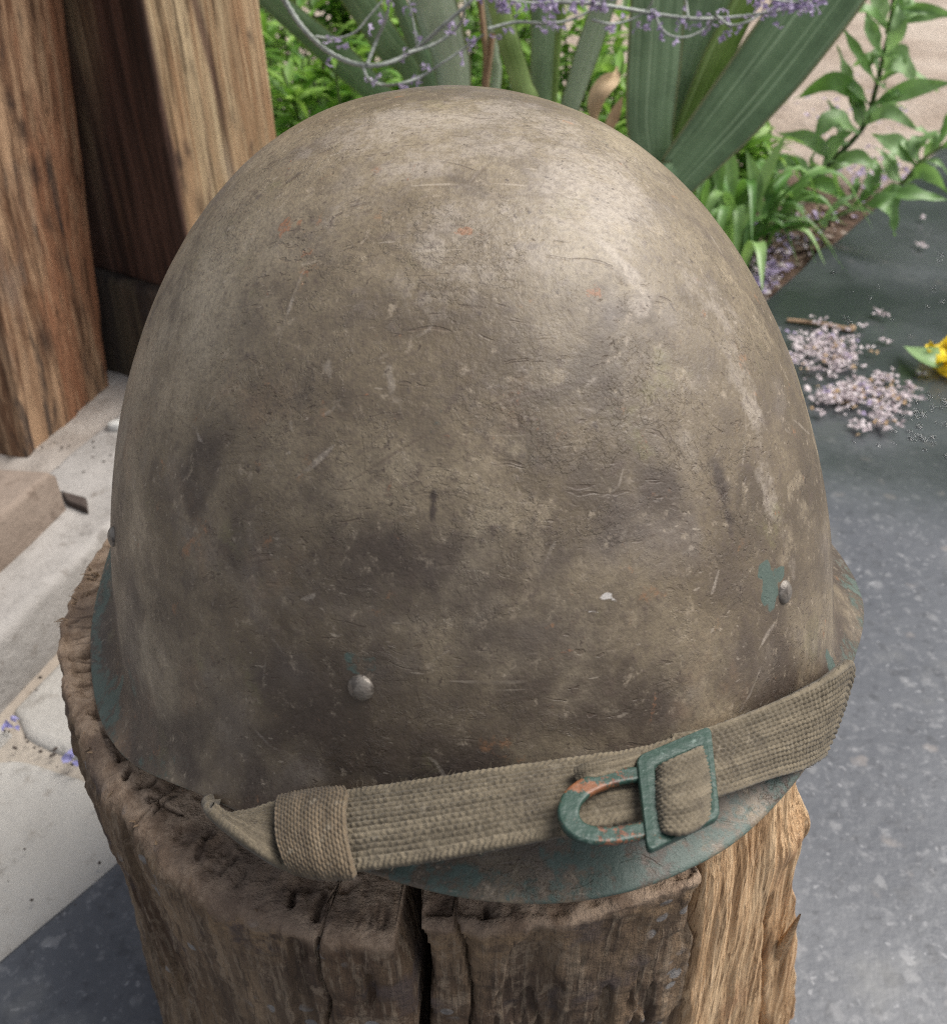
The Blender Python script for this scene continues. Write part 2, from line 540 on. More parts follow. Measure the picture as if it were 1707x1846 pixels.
def mat_plain(name, a, b, rough=.7, sc=60., trans=0.):
    m = M(name)
    c = m.mix(m.attr('vary'), a, b)
    c = m.mix(m.rng(m.noise(sc, 4, .6), .4, .7, 0., .6), c, tuple(x * .65 for x in a))
    if trans:
        p = m.n('BsdfPrincipled', Base_Color=c, Roughness=rough, Specular_IOR_Level=.3)
        t = m.n('BsdfTranslucent', Color=c)
        m.t.links.new(m.n('MixShader', i0=trans, i1=p, i2=t), m.out.inputs[0])
        return m.m
    return m.bsdf(c, rough, m.bump(m.noise(sc * 4, 3), .001, .5))


def mat_water():
    m = M('water_drop')
    return m.bsdf((1., 1., 1.), .02, None, Transmission_Weight=1., IOR=1.33)


def mat_soil():
    m = M('garden_soil')
    big = m.noise(3.2, 5, .6)
    c = m.ramp(big, [(.32, (.27, .21, .165)), (.5, (.385, .315, .26)), (.68, (.46, .39, .33))])
    c = m.mix(m.attr('mulch'), c, m.mix(m.noise(70., 5, .7), (.045, .030, .022), (.16, .105, .075)))
    c = m.mix(m.rng(m.noise(60., 5, .7), .57, .7, 0., .7), c, (.12, .088, .066))
    pick = m.rng(m.n('SeparateColor', 0, Color=m.n('TexVoronoi', 'Color', Vector=m.co, Scale=45.)), .7, .75)
    c = m.mix(m.mul(m.mul(m.rng(m.voro(45.), .33, .22), pick), .6), c, (.42, .36, .31))
    h = m.add(m.noise(36., 6, .7), m.mul(m.noise(160., 4, .7), .4))
    return m.bsdf(c, .95, m.bump(h, .012, .8), Specular_IOR_Level=.15)


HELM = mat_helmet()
TEAL = mat_teal()
TEAL_RUSTY = mat_teal('rusted_teal_paint', .595)
RIVET = mat_rivet()
WEB = mat_webbing('strap_webbing', (.086, .070, .048), (.122, .101, .070), (.054, .044, .033))
WEB2 = mat_webbing('keeper_webbing', (.090, .066, .042), (.120, .089, .057), (.056, .042, .030))
STUMP = mat_stump()
FRESH = mat_fresh()
SPLINT = mat_splinter()
POST1 = mat_post('brown_timber', (.43, .275, .165), (.18, .092, .05), (.33, .145, .075))
POST2 = mat_post('tan_timber', (.47, .355, .215), (.24, .15, .08), (.33, .19, .10), (.115, .060, .042))
BEAM = mat_post('dark_beam', (.075, .056, .042), (.036, .026, .021), (.10, .08, .05))
SHEET = mat_sheet()
SLAB = mat_stone('pale_stone', (.33, .312, .285), (.405, .387, .356), (.24, .212, .18))
MORTAR = mat_stone('sandy_mortar', (.30, .255, .21), (.38, .335, .28), (.20, .165, .13))
STEP = mat_stone('grey_concrete', (.235, .22, .205), (.34, .32, .30), (.14, .12, .102))
RUBBLE = mat_stone('dusty_concrete', (.24, .208, .18), (.38, .345, .31), (.11, .088, .07), .95)
BRICKM = mat_stone('pinkish_block', (.16, .122, .096), (.225, .178, .144), (.115, .083, .063))
PEBBLE = mat_stone('pale_pebble', (.42, .42, .40), (.56, .55, .52), (.36, .34, .3), .8, 3.)
CHIP = mat_stone('dark_chip', (.055, .042, .036), (.085, .068, .058), (.04, .03, .025), .85, 3.)
SOIL = mat_soil()
IRISM = mat_leaf('iris_leaf', (.185, .30, .150), (.43, .56, .34), None, .42, 9., .25)
IRISY = mat_leaf('young_iris_leaf', (.20, .34, .05), (.44, .58, .22), None, .40, 6., .4)
IRISP = mat_leaf('pale_iris_leaf', (.48, .58, .41), (.64, .72, .56), None, .45, 11., .3)
GREEN = mat_leaf('herb_leaf', (.095, .25, .028), (.34, .54, .11), None, .42, 0., .45)
GREEN2 = mat_leaf('strap_leaf', (.09, .23, .045), (.33, .50, .19), None, .36, 0., .35)
SEEDL = mat_leaf('seedling_leaf', (.13, .31, .05), (.42, .60, .30), None, .38, 0., .45)
STEMG = mat_plain('green_stem', (.11, .17, .04), (.17, .20, .07), .5)
STEMD = mat_plain('dark_green_stem', (.055, .085, .025), (.10, .13, .04), .5)
STEMS = mat_plain('silvery_stem', (.24, .26, .235), (.38, .40, .36), .65, 140.)
PURPLE = mat_plain('lavender_petal', (.38, .31, .49), (.58, .50, .66), .7, 120., .3)
VIOLET = mat_plain('violet_petal', (.25, .24, .52), (.42, .41, .70), .6, 120., .3)
FADED = mat_plain('faded_petal', (.52, .44, .46), (.76, .69, .69), .8, 120., .25)
DRYL = mat_plain('dry_leaf', (.47, .31, .17), (.58, .43, .27), .7, 60., .2)
TWIGM = mat_plain('dry_twig', (.26, .165, .095), (.34, .22, .13), .75, 200.)
CHIPW = mat_plain('brown_flake', (.10, .066, .046), (.22, .15, .105), .85, 120.)
YELLOW = mat_plain('yellow_petal', (.78, .52, .01), (.86, .66, .03), .5, 90., .25)
WATER = mat_water()

# ================================================================== GROUND AND SETTING
G = -.19
EDGE_A, EDGE_B = at(215, 1545, G)[:2], at(1390, 535, G)[:2]        # the straight edge of the dark sheet
ED = (EDGE_B - EDGE_A) / np.linalg.norm(EDGE_B - EDGE_A)
EN = np.array([ED[1], -ED[0]])                                     # towards the sheet (right)


def edge_side(P): return (np.asarray(P)[..., :2] - EDGE_A) @ EN


# soil: one sheet, fine near, out to the horizon
def soil():
    x = np.concatenate([-np.geomspace(60, 1.2, 14), np.linspace(-1.1, 2.2, 230), np.geomspace(2.3, 60, 16)])
    y = np.concatenate([-np.geomspace(60, .9, 12), np.linspace(-.8, 3.4, 260), np.geomspace(3.6, 60, 16)])
    X, Y = np.meshgrid(x, y, indexing='ij')
    P = np.stack([X.ravel(), Y.ravel(), 0 * X.ravel()], -1)
    z = G - .008 + .010 * fbm(P, 5., 3, 3) + .005 * fbm(P, 26., 3, 8)
    z = np.where(edge_side(P) > -.06, np.minimum(z, G - .006), z)
    inside = (P[:, 0] > -.9) & (P[:, 1] < .62) & (P[:, 0] < .1)
    z = np.where(inside, G - .05, z)
    z = np.where(edge_side(P) > .05, G - .03, z)
    mul = smooth(.56, .30, np.hypot(P[:, 0] - .36 + .35 * (P[:, 1] - .9), (P[:, 1] - .88) * .8) + .07 * fbm(P, 7., 3, 5))
    mul = np.maximum(mul, smooth(1.25, .9, P[:, 1] + .15 * fbm(P, 5, 2, 9)) * smooth(.45, .3, P[:, 0] + .1 * fbm(P, 6, 2, 4)))
    P[:, 2] = z
    o = mesh_np('soil', P, grid(len(x), len(y)), SOIL, None, True, {'mulch': mul})
    o['kind'] = 'structure'
    o['label'] = 'sandy garden soil with dark mulch under the plants'


soil()


def sheet():
    n, k = 330, 300
    s = np.concatenate([np.linspace(-1.4, -.3, 20, endpoint=False), np.linspace(-.3, 1.55, n - 50), np.linspace(1.6, 3.2, 30)])
    t = np.concatenate([np.linspace(0, 1.25, k - 30) ** 1.15, np.linspace(1.33, 3.0, 30)])
    Sg, T = np.meshgrid(s, t, indexing='ij')
    XY = EDGE_A + Sg[..., None] * ED + T[..., None] * EN
    P = np.concatenate([XY, np.zeros_like(Sg)[..., None]], -1).reshape(-1, 3)
    tt = T.ravel()
    P[:, :2] -= EN * (.004 * fbm(P, 9., 2, 2) * smooth(.05, 0, tt))[:, None]
    # low waves of the loose, wet part of the sheet
    dwet = smooth(.25, .37, P[:, 1] + .25 * (P[:, 0] - .40) + .05 * fbm(P, 6., 3, 12))
    z = G + .0065 * dwet * fbm(P, 3.3, 2, 21) + .0012 * fbm(P, 14., 3, 2) * (.3 + .7 * dwet)
    ridge = np.exp(-((P[:, 1] + .28 * (P[:, 0] - .4) - .31) / .07) ** 2) * smooth(.2, .3, P[:, 0])
    z = z + .005 * ridge
    z = z + .0035 * (1 + fbm(P, 3.2, 2, 77)) * smooth(.17, .32, P[:, 0]) * smooth(-.2, .15, P[:, 1])
    # a lifted curl of the edge beside the seedling
    c = np.exp(-((Sg.ravel() - 1.02) / .035) ** 2) * smooth(.13, 0, tt)
    z = z + .010 * c
    z = np.maximum(z, G - .003)
    P[:, 2] = z
    nv = len(t)
    V = [P]
    lip = P.reshape(len(s), nv, 3)[:, 0].copy()
    lip[:, 2] -= .006
    V.append(lip)
    F = grid(len(s), nv)
    b = len(P)
    i = np.arange(len(s) - 1)
    F2 = np.stack([i * nv, b + i, b + i + 1, (i + 1) * nv], -1)
    wet = np.clip(dwet * (.75 + .5 * fbm(P, 10., 3, 31)), 0, 1)
    o = mesh_np('floor_sheet', np.concatenate(V), np.concatenate([F, F2]), SHEET, None, True, {'wet': np.concatenate([wet, wet.reshape(len(s), nv)[:, 0]])})
    o['kind'] = 'structure'
    o['label'] = 'worn dark grey floor sheet, speckled near the stump and wet further back'


sheet()


def slab_mesh(poly, z0, z1, bev=.006, seed=0, cuts=46, wob=.0012):
    """a stone slab from a quad outline: gridded top with rounded rim and sides"""
    p = np.asarray(poly, float)
    u = np.linspace(0, 1, cuts)
    U, W = np.meshgrid(u, u, indexing='ij')
    B = ((1 - U) * (1 - W))[..., None] * p[0] + (U * (1 - W))[..., None] * p[1] + (U * W)[..., None] * p[2] + ((1 - U) * W)[..., None] * p[3]
    L1 = .5 * (np.linalg.norm(p[1] - p[0]) + np.linalg.norm(p[2] - p[3]))
    L2 = .5 * (np.linalg.norm(p[3] - p[0]) + np.linalg.norm(p[2] - p[1]))
    d = np.minimum(np.minimum(U, 1 - U) * L1, np.minimum(W, 1 - W) * L2)
    P = np.concatenate([B, np.full(U.shape + (1,), z1)], -1).reshape(-1, 3)
    dd = d.ravel()
    r = bev * (1 + .5 * fbm(P, 40., 2, seed))
    P[:, 2] -= np.where(dd < r, r - np.sqrt(np.maximum(0, r * r - (r - dd) ** 2)), 0)
    P[:, 2] += wob * fbm(P, 22., 4, seed + 3)
    ring = np.concatenate([np.arange(cuts) * cuts, (cuts - 1) * cuts + np.arange(1, cuts), np.arange(cuts - 2, -1, -1) * cuts + cuts - 1, np.arange(cuts - 2, 0, -1)])
    lo = P[ring].copy()
    lo[:, 2] = z0
    b = len(P)
    k = len(ring)
    i = np.arange(k)
    F2 = np.stack([ring[i], ring[(i + 1) % k], b + (i + 1) % k, b + i], -1)[:, ::-1]
    return np.concatenate([P, lo]), np.concatenate([grid(cuts, cuts), F2])


def lxy(x, y, z=G): return at(x, y, z)[:2]


# paving: sandy bed with separate pale slabs
pv = mesh_np('paving', *slab_mesh([(-.75, -.45), EDGE_A - ED * .55 - EN * .001, EDGE_A + ED * .42 - EN * .001, (-.75, .36)], G - .05, G - .0085, .002, 3, 60, .0025), MORTAR)
pv['kind'] = 'structure'
pv['label'] = 'pale stone paving with a sandy joint beside the stump'
j = EDGE_A - EN * .004
slabs = [[(-.268, .094), (-.62, .20), (-.70, -.35), j - ED * .45][::-1], [(-.2655, .108), (-.205, .089), (-.150, .19), (-.238, .262)]]
sA = [lxy(-400, 1425), lxy(20, 1352), lxy(158, 1392), lxy(235, 1540) + EN * .006, lxy(0, 1712) + EN * .006, lxy(-300, 1960) + EN * .006]


def poly_slab(poly, z1, seed, bev=.005):
    """rounded slab from an n-gon: rings shrinking to the middle"""
    p = np.asarray(poly, float)
    # densify the outline
    q = []
    for i in range(len(p)):
        a, b = p[i], p[(i + 1) % len(p)]
        for t in np.linspace(0, 1, 26, endpoint=False): q.append(a + (b - a) * t)
    q = np.array(q)
    for _ in range(6): q = .25 * np.roll(q, 1, 0) + .5 * q + .25 * np.roll(q, -1, 0)
    c = q.mean(0)
    nrm = q - c
    nrm /= np.linalg.norm(nrm, axis=1)[:, None]
    Q3 = np.concatenate([q, np.zeros((len(q), 1))], 1)
    q = q + nrm * (.0022 * fbm(Q3, 45., 4, seed))[:, None]
    rings = []
    for inset, dz in ((0, -.03), (0, -bev), (.0012, -bev * .45), (.003, -bev * .15), (.006, 0)):
        rings.append(np.concatenate([q - nrm * inset, np.full((len(q), 1), z1 + dz)], 1))
    for f in np.linspace(.93, .02, 34):
        rings.append(np.concatenate([c + (q - nrm * .006 - c) * f, np.full((len(q), 1), z1)], 1))
    V = np.array(rings)
    V[3:, :, 2] += (.0011 * fbm(V[3:].reshape(-1, 3), 28., 4, seed + 5)).reshape(V[3:].shape[:2])
    k = len(q)
    V = np.concatenate([V, V[:, :1]], 1).reshape(-1, 3)
    return V, grid(len(rings), k + 1)[:, ::-1]


mesh_np('slab', *poly_slab(sA, G - .0045, 4), SLAB, pv)
sB = [lxy(38, 1318), lxy(140, 1362), lxy(420, 1420), lxy(420, 1180), lxy(205, 1075), lxy(135, 1150), lxy(15, 1268)]
mesh_np('slab', *poly_slab(sB, G - .0045, 9), SLAB, pv)
sC = [lxy(-8, 1338), lxy(16, 1310), lxy(0, 1290), lxy(-220, 1420), lxy(-420, 1400)]
mesh_np('slab', *poly_slab(sC, G - .0045, 14), SLAB, pv)

# concrete step, dusty rubble bed behind it
r0, r1 = np.array([-.282, .13]), np.array([-.249, .24])
rd = (r1 - r0) / np.linalg.norm(r1 - r0)
rn = np.array([-rd[1], rd[0]])
ZT = -.152
o = mesh_np('step', *slab_mesh([r0 - rd * .5, r0 + rd * .50, r0 + rd * .50 + rn * .085, r0 - rd * .5 + rn * .085], G - .02, ZT, .006, 6, 110, .0022), STEP)
o['kind'] = 'structure'
o['label'] = 'low grey concrete step left of the stump'


def rubble():
    a = r0 + rn * .0815
    n, k = 150, 150
    s, t = np.linspace(-.5, .75, n), np.linspace(0, .6, k) ** 1.2
    Sg, T = np.meshgrid(s, t, indexing='ij')
    XY = a + Sg[..., None] * rd + T[..., None] * rn
    P = np.concatenate([XY, np.zeros_like(Sg)[..., None]], -1).reshape(-1, 3)
    P[:, 2] = ZT - .003 + .0045 * fbm(P, 14., 4, 3) + .002 * fbm(P, 60., 3, 5)
    o = mesh_np('dusty_ledge', P, grid(n, k), RUBBLE)
    o['kind'] = 'structure'
    o['label'] = 'dusty uneven concrete ledge under the wooden posts'
    # the earth bank edge of the ledge towards the garden
    a2 = r0 + rd * .5
    o2 = mesh_np('ledge_bed', *slab_mesh([a2, a2 + rd * .26, a2 + rd * .26 + rn * .1, a2 + rn * .1], G - .03, ZT - .004, .01, 8, 40, .004), RUBBLE)
    o2['kind'] = 'structure'


rubble()


# --------------------------------------------------------------- timbers
def timber(name, corners, z0, z1, mat, parent=None, lean=(0, 0), seed=0, nz=90, nside=26, amp=.0022, rnd=.006, stain=None, knots=None):
    """squared timber: outline of 4 plan corners, worn edges, raised grain"""
    c = np.asarray(corners, float)
    ring = []
    for i in range(4):
        a, b = c[i], c[(i + 1) % 4]
        L = np.linalg.norm(b - a)
        for t in np.linspace(0, 1, nside, endpoint=False): ring.append(a + (b - a) * t)
    ring = np.array(ring)
    cen = c.mean(0)
    sm = ring.copy()
    for _ in range(3): sm = .25 * np.roll(sm, 1, 0) + .5 * sm + .25 * np.roll(sm, -1, 0)
    ring = sm
    z = np.linspace(z0, z1, nz)
    P = np.concatenate([np.repeat(ring[None], nz, 0), np.broadcast_to(z[:, None, None], (nz, len(ring), 1))], -1)
    P[..., 0] += (z[:, None] - z0) * lean[0]
    P[..., 1] += (z[:, None] - z0) * lean[1]
    out = ring - cen
    out /= np.linalg.norm(out, axis=1)[:, None]
    flat = P.reshape(-1, 3)
    d = amp * fbm(flat * np.array([1, 1, .07]), 130., 4, seed) + amp * 1.2 * fbm(flat * np.array([1, 1, .2]), 22., 3, seed + 5)
    d = d.reshape(nz, -1)
    P[..., :2] += out[None] * d[..., None]
    k = len(ring)
    V = P.reshape(-1, 3)
    V = np.concatenate([P, P[:, :1]], 1).reshape(-1, 3)
    F = grid(nz, k + 1)[:, ::-1]
    # end caps
    b = len(V)
    V = np.concatenate([V, P[0], [[*P[0, :, :2].mean(0), z0]], P[-1], [[*P[-1, :, :2].mean(0), z1]]])
    i = np.arange(k)
    T1 = np.stack([b + i, b + (i + 1) % k, np.full(k, b + k)], -1)
    b2 = b + k + 1
    T2 = np.stack([b2 + (i + 1) % k, b2 + i, np.full(k, b2 + k)], -1)
    attrs = {}
    if stain is not None: attrs['stain'] = stain(V)
    if knots:
        uv_ = px(V)
        k_ = np.zeros(len(V))
        for kx, ky, kr, ks in knots: k_ = np.maximum(k_, ks * np.exp(-((uv_[:, 0] - kx - .25 * (uv_[:, 1] - ky)) / kr) ** 2 - ((uv_[:, 1] - ky) / (kr * 2.3)) ** 2))
        attrs['knot'] = k_
    return mesh_np(name, V, [F, T1, T2], mat, parent, True, attrs)


C1, C2 = at(48, 818, ZT)[:2], at(196, 690, ZT)[:2]
e = (C2 - C1) / np.linalg.norm(C2 - C1)
nn = np.array([-e[1], e[0]])
p1 = tag(timber('wooden_post', [C1, C2, C2 + nn * .11, C1 + nn * .11], ZT - .004, 1.5, POST1, None, (.115, .03), 3, 260, 70, knots=[(20, 185, 9, 1), (42, 235, 11, 1), (64, 312, 11, .95), (88, 400, 9, .7), (82, 612, 14, .8), (110, 470, 8, .6), (150, 560, 7, .4)]),
         'brown grainy timber post nearest the left edge, its foot on the pale dusty ledge', 'post')

K2 = np.array([-.215, .435])
u2, v2 = np.array([.852, -.523]), np.array([.523, .852])
K2p = K2 - v2 * 0 + np.array([0, 0])


def shade_streaks2(V):
    """shade painted dark on the side away from the garden, ragged where it ends; two dark streaks on the tan side"""
    d = (V[:, :2] - K2) @ v2
    w = .006 * fbm(V * np.array([1, 1, .25]), 30., 3, 4) + .012 * fbm(V * np.array([1, 1, .3]), 9., 2, 6)
    s = smooth(.006, -.002, d + w - .001)  # shade of the left face, put into the wood colour
    st = smooth(.006, .001, np.abs(d - .058 + .13 * (V[:, 2] - .05) ** 1 + 1.2 * w)) * smooth(.02, .08, V[:, 2]) * .85
    st2 = smooth(.004, .0005, np.abs(d - .035 - .22 * (V[:, 2] - .05) + w)) * smooth(.10, -.02, V[:, 2]) * .7
    return np.clip(np.maximum(np.maximum(s, st), st2), 0, 1)


p2 = tag(timber('wooden_post', [K2, K2 + v2 * .115, K2 + v2 * .115 - u2 * .16, K2 - u2 * .16], -.061, 1.5, POST2, None, (0, 0), 9, 260, 60, .0024, stain=shade_streaks2, knots=[(322, 290, 11, 1), (338, 270, 7, .9), (330, 330, 9, .8), (362, 372, 12, .6), (345, 120, 6, .5), (452, 68, 5, .9), (420, 215, 8, .5)]),
         'timber post with a shade-painted dark side and a tan streaked side, behind the helmet', 'post')


def box8(o, ex, ey, ez): return o


def beam():
    a = K2 - v2 * .010 + u2 * .07
    b = K2 - v2 * .010 - u2 * .45
    poly = [a, a + v2 * .15, b + v2 * .15, b]
    o = mesh_np('sill_beam', *slab_mesh(poly, G - .01, -.062, .006, 12, 90, .002), BEAM)
    tag(o, 'dark squared sill beam lying under the tan timber post', 'beam')


beam()

b0, b1 = at(-60, 1090, ZT)[:2], at(120, 920, ZT)[:2]
bd = (b1 - b0) / np.linalg.norm(b1 - b0)
bn = np.array([-bd[1], bd[0]])
o = mesh_np('stone_block', *slab_mesh([b0 - bd * .05, b1, b1 + bn * .06 - bd * .012, b0 - bd * .05 + bn * .06], ZT - .004, ZT + .034, .004, 31, 60, .0018), BRICKM)
tag(o, 'pinkish stone block lying on the concrete step by the brown post', 'block')


def pebble(name, p, r, mat, label, cat, sq=(1, .8, .6), seed=0, rot=0., group=None):
    nu, nv = 20, 12
    u = np.linspace(0, 2 * math.pi, nu)
    v = np.linspace(0, math.pi, nv)
    U, W = np.meshgrid(u, v, indexing='ij')
    D = np.stack([np.cos(U) * np.sin(W), np.sin(U) * np.sin(W), np.cos(W)], -1).reshape(-1, 3)
    q = np.sign(D) * np.abs(D) ** .8
    P = q * np.array(sq) * r * (1 + .22 * fbm(D + seed * 3.1, 1.6, 3, seed))[:, None]
    c, s = math.cos(rot), math.sin(rot)
    P = P @ np.array([[c, s, 0], [-s, c, 0], [0, 0, 1]])
    P = P - [0, 0, P[:, 2].min()]
    o = mesh_np(name, P, grid(nu, nv)[:, ::-1], mat)
    o.location = p
    return tag(o, label, cat, group)


zl = ZT - .003
cp = [at(x, y, ZT + .001)[:2] for x, y in ((112, 893), (124, 912), (160, 925), (158, 905))]
tag(mesh_np('bark_chip', *slab_mesh(cp, ZT - .001, ZT + .006, .0012, 3, 14, .0015), CHIP), 'small dark bark chip lying on the concrete step beside the stone block', 'chip')
pebble('pebble', at(103, 752, zl), .0060, PEBBLE, 'pale round pebble at the foot of the brown post', 'pebble', (1, .9, .8), 5)
pebble('pebble', at(214, 778, zl), .0075, PEBBLE, 'pale pebble half hidden at the left side of the helmet', 'pebble', (1, .8, .6), 7)
pebble('pebble', at(6, 800, zl), .0050, CHIP, 'dark pebble at the left picture edge below the brown post', 'pebble', (1, .8, .6), 8)

# ================================================================== STUMP
SZ = .012
SPX = [(150, 1035), (105, 1130), (103, 1190), (120, 1290), (150, 1370), (196, 1459), (236, 1504), (280, 1553), (332, 1598), (405, 1642), (465, 1664), (570, 1694), (642, 1705), (705, 1704), (760, 1672), (850, 1668), (1000, 1660), (1100, 1640), (1240, 1592), (1340, 1512), (1462, 1390)]
rim = np.array([at(x, y, SZ)[:2] for x, y in SPX])
SC = np.array([-.006, .008])
ra = np.unwrap(np.arctan2(rim[:, 1] - SC[1], rim[:, 0] - SC[0]))
rr = np.hypot(*(rim - SC).T)
# close round the hidden back
n_back = 12
ab = np.linspace(ra[-1], ra[0] + 2 * math.pi, n_back + 2)[1:-1]
rb = np.linspace(rr[-1], rr[0], n_back + 2)[1:-1] * (1 + .06 * np.sin(np.linspace(0, math.pi, n_back)))
RA, RR = np.concatenate([ra, ab, ra[:1] + 2 * math.pi]), np.concatenate([rr, rb, rr[:1]])


def stump():
    root = thing('tree_stump', 'weathered cracked log standing on end under the helmet with a pale split side', 'stump', (SC[0], SC[1], G))
    NA = 1200
    a = np.linspace(ra[0], ra[0] + 2 * math.pi, NA, endpoint=False)
    # finer where the crack is
    r = np.interp(a, RA, RR)
    for _ in range(5): r = .25 * np.roll(r, 1) + .5 * r + .25 * np.roll(r, -1)
    ux, uy = np.cos(a), np.sin(a)
    crack = at(738, 1660, SZ)[:2] - SC
    ca = math.atan2(crack[1], crack[0])
    da = (a - ca + math.pi) % (2 * math.pi) - math.pi
    zs = SZ - np.concatenate([np.linspace(0, .012, 16), np.linspace(.0135, .11, 120), np.linspace(.115, .203, 24)])
    NZ = len(zs)
    P = np.zeros((NA, NZ, 3))
    depth = SZ - zs
    flare = .006 * smooth(.08, .2, depth)[None] + (.24 * depth)[None] * np.maximum(0, np.cos(a - .55))[:, None] ** 1.5
    P[..., 0] = SC[0] + ux[:, None] * (r[:, None] + flare)
    P[..., 1] = SC[1] + uy[:, None] * (r[:, None] + flare)
    P[..., 2] = zs[None]
    flat = P.reshape(-1, 3)
    ang = np.repeat(a[:, None], NZ, 1).ravel()
    cyl = np.stack([np.cos(ang) * .13, np.sin(ang) * .13, flat[:, 2]], -1)
    dep = np.repeat(depth[None], NA, 0).ravel()
    d = .0026 * fbm(cyl * np.array([1, 1, .35]), 30., 4, 2) * smooth(-.004, .02, dep) + .0012 * fbm(cyl * np.array([1, 1, .1]), 170., 3, 7) + .0009 * fbm(cyl, 260., 3, 9)
    # bark-like ledges and gouges
    d -= .0030 * smooth(.22, .36, fbm(cyl * np.array([1, 1, .3]), 44., 5, 14)) * smooth(.0, .02, dep)
    d -= .0022 * smooth(.25, .34, fbm(cyl * np.array([1, 1, .16]), 120., 4, 15)) * smooth(.0, .01, dep)
    # worn, rounded rim
    rw = .0012 + .0055 * smooth(-.9, -.2, np.sin(ang + math.pi / 2) * 0 - np.cos(ang + 2.25)) * 0 + .0065 * np.exp(-((ang - 4.05 + math.pi) % (2 * math.pi) - math.pi) ** 2 / .25) + .002 * fbm(cyl, 26., 2, 19)
    rw = np.maximum(rw, .0010)
    dd = np.minimum(dep, rw)
    rnd = rw - np.sqrt(np.maximum(0, rw ** 2 - (rw - dd) ** 2))
    d -= rnd
    d -= .0012 * smooth(.018, 0, dep) * smooth(.0, .5, fbm(cyl * [1, 1, .3], 70., 3, 23))
    # main crack: a deep V that wanders downwards
    dac = np.repeat(da[:, None], NZ, 1).ravel()
    wander = .012 * np.sin(dep * 60) + .028 * fbm(np.stack([dep, dep * 0, dep * 0], -1), 30., 3, 3) + .15 * dep
    wid = .018 + .006 * np.sin(dep * 90 + 1)
    cr = smooth(1., .25, np.abs(dac - wander) / wid)
    d -= .055 * cr
    # second thin crack to the right of it and one left
    for off, w2, de in ((.10, .0045, .0045), (-.17, .004, .005), (.66, .007, .012), (-.62, .004, .004)):
        wz = off + .03 * fbm(np.stack([dep, dep * 0 + off * 9, dep * 0], -1), 40., 3, 5)
        d -= de * smooth(1., .2, np.abs(dac - wz) / w2) * smooth(.16, .02, dep)
    flat[:, 0] += np.cos(ang) * d
    flat[:, 1] += np.sin(ang) * d
    # cut back where the log was split
    Lc_, Rc_ = at(1262, 1590, SZ)[:2], at(1466, 1380, SZ)[:2]
    ec_ = (Rc_ - Lc_) / np.linalg.norm(Rc_ - Lc_)
    nc_ = np.array([ec_[1], -ec_[0]])
    q_ = (flat[:, :2] - Lc_) @ nc_ - .07 * dep + .012
    sx_ = (flat[:, :2] - Lc_) @ ec_
    m_ = smooth(.002, .006, sx_ - .10 * dep) * smooth(-.02, .05, q_ + .04)
    cut_ = np.maximum(0, q_) * m_
    flat[:, :2] -= nc_ * cut_[:, None]
    sx_ = (flat[:, :2] - Lc_) @ ec_
    over_ = np.maximum(0, sx_ - (np.linalg.norm(Rc_ - Lc_) - .004 + .24 * dep)) * smooth(-.10, -.06, (flat[:, :2] - Lc_) @ nc_)
    flat[:, :2] -= ec_ * over_[:, None]
    fray = smooth(-.1, .3, fbm(cyl * [1, 1, .8], 70., 4, 41)) * smooth(.022, .004, dep) * smooth(.001, .004, dep)
    crumb = fbm(cyl, 330., 4, 43)
    flat[:, 0] += np.cos(ang) * .0009 * crumb * smooth(.024, .004, dep)
    flat[:, 1] += np.sin(ang) * .0009 * crumb * smooth(.024, .004, dep)
    side = flat
    # top: rings towards the middle
    T = [P[:, 0]]
    NR = 110
    fr = 1 - np.concatenate([np.linspace(0, .30, 71)[1:], np.linspace(.31, .985, 40)])
    top = np.zeros((NA, NR, 3))
    top[..., 0] = SC[0] + (P[:, :1, 0] - SC[0]) * fr
    top[..., 1] = SC[1] + (P[:, :1, 1] - SC[1]) * fr
    top[..., 2] = SZ
    tf = top.reshape(-1, 3)
    rad = np.hypot(tf[:, 0] - SC[0], tf[:, 1] - SC[1])
    ta = np.repeat(a[:, None], NR, 1).ravel()
    rc = np.stack([np.cos(ta) * .12, np.sin(ta) * .12, rad * .18], -1)
    qt_ = np.maximum(0, (tf[:, :2] - Lc_) @ nc_ + .012) * smooth(.002, .006, (tf[:, :2] - Lc_) @ ec_)
    tf[:, :2] -= nc_ * qt_[:, None]
    tz = .0012 * fbm(tf, 34., 4, 51) + .0011 * fbm(tf, 170., 4, 55)
    gro = smooth(.30, .48, fbm(rc, 62., 3, 61)) * (.2 + .8 * smooth(-.1, .3, fbm(tf, 30., 2, 66)))
    tz -= .0035 * gro                                                    # radial checks
    tz -= .0016 * smooth(.15, .4, fbm(np.stack([np.cos(ta) * .1, np.sin(ta) * .1, rad], -1), 110., 3, 71))
    crk = np.zeros(len(tf))
    rc_ = random.Random(77)
    rnd_cracks = []
    for _ in range(30):
        k_ = rc_.randrange(0, 13)
        f_ = rc_.random()
        x0_, y0_ = [SPX[k_][q] * (1 - f_) + SPX[k_ + 1][q] * f_ for q in (0, 1)]
        l_ = rc_.uniform(.03, .13)
        f2_ = rc_.uniform(0, .06)
        rnd_cracks.append((x0_ + (820 - x0_) * f2_, y0_ + (1120 - y0_) * f2_, x0_ + (820 - x0_) * (f2_ + l_), y0_ + (1120 - y0_) * (f2_ + l_) + rc_.gauss(0, 5), rc_.uniform(.00025, .00045), rc_.uniform(.0004, .0010)))
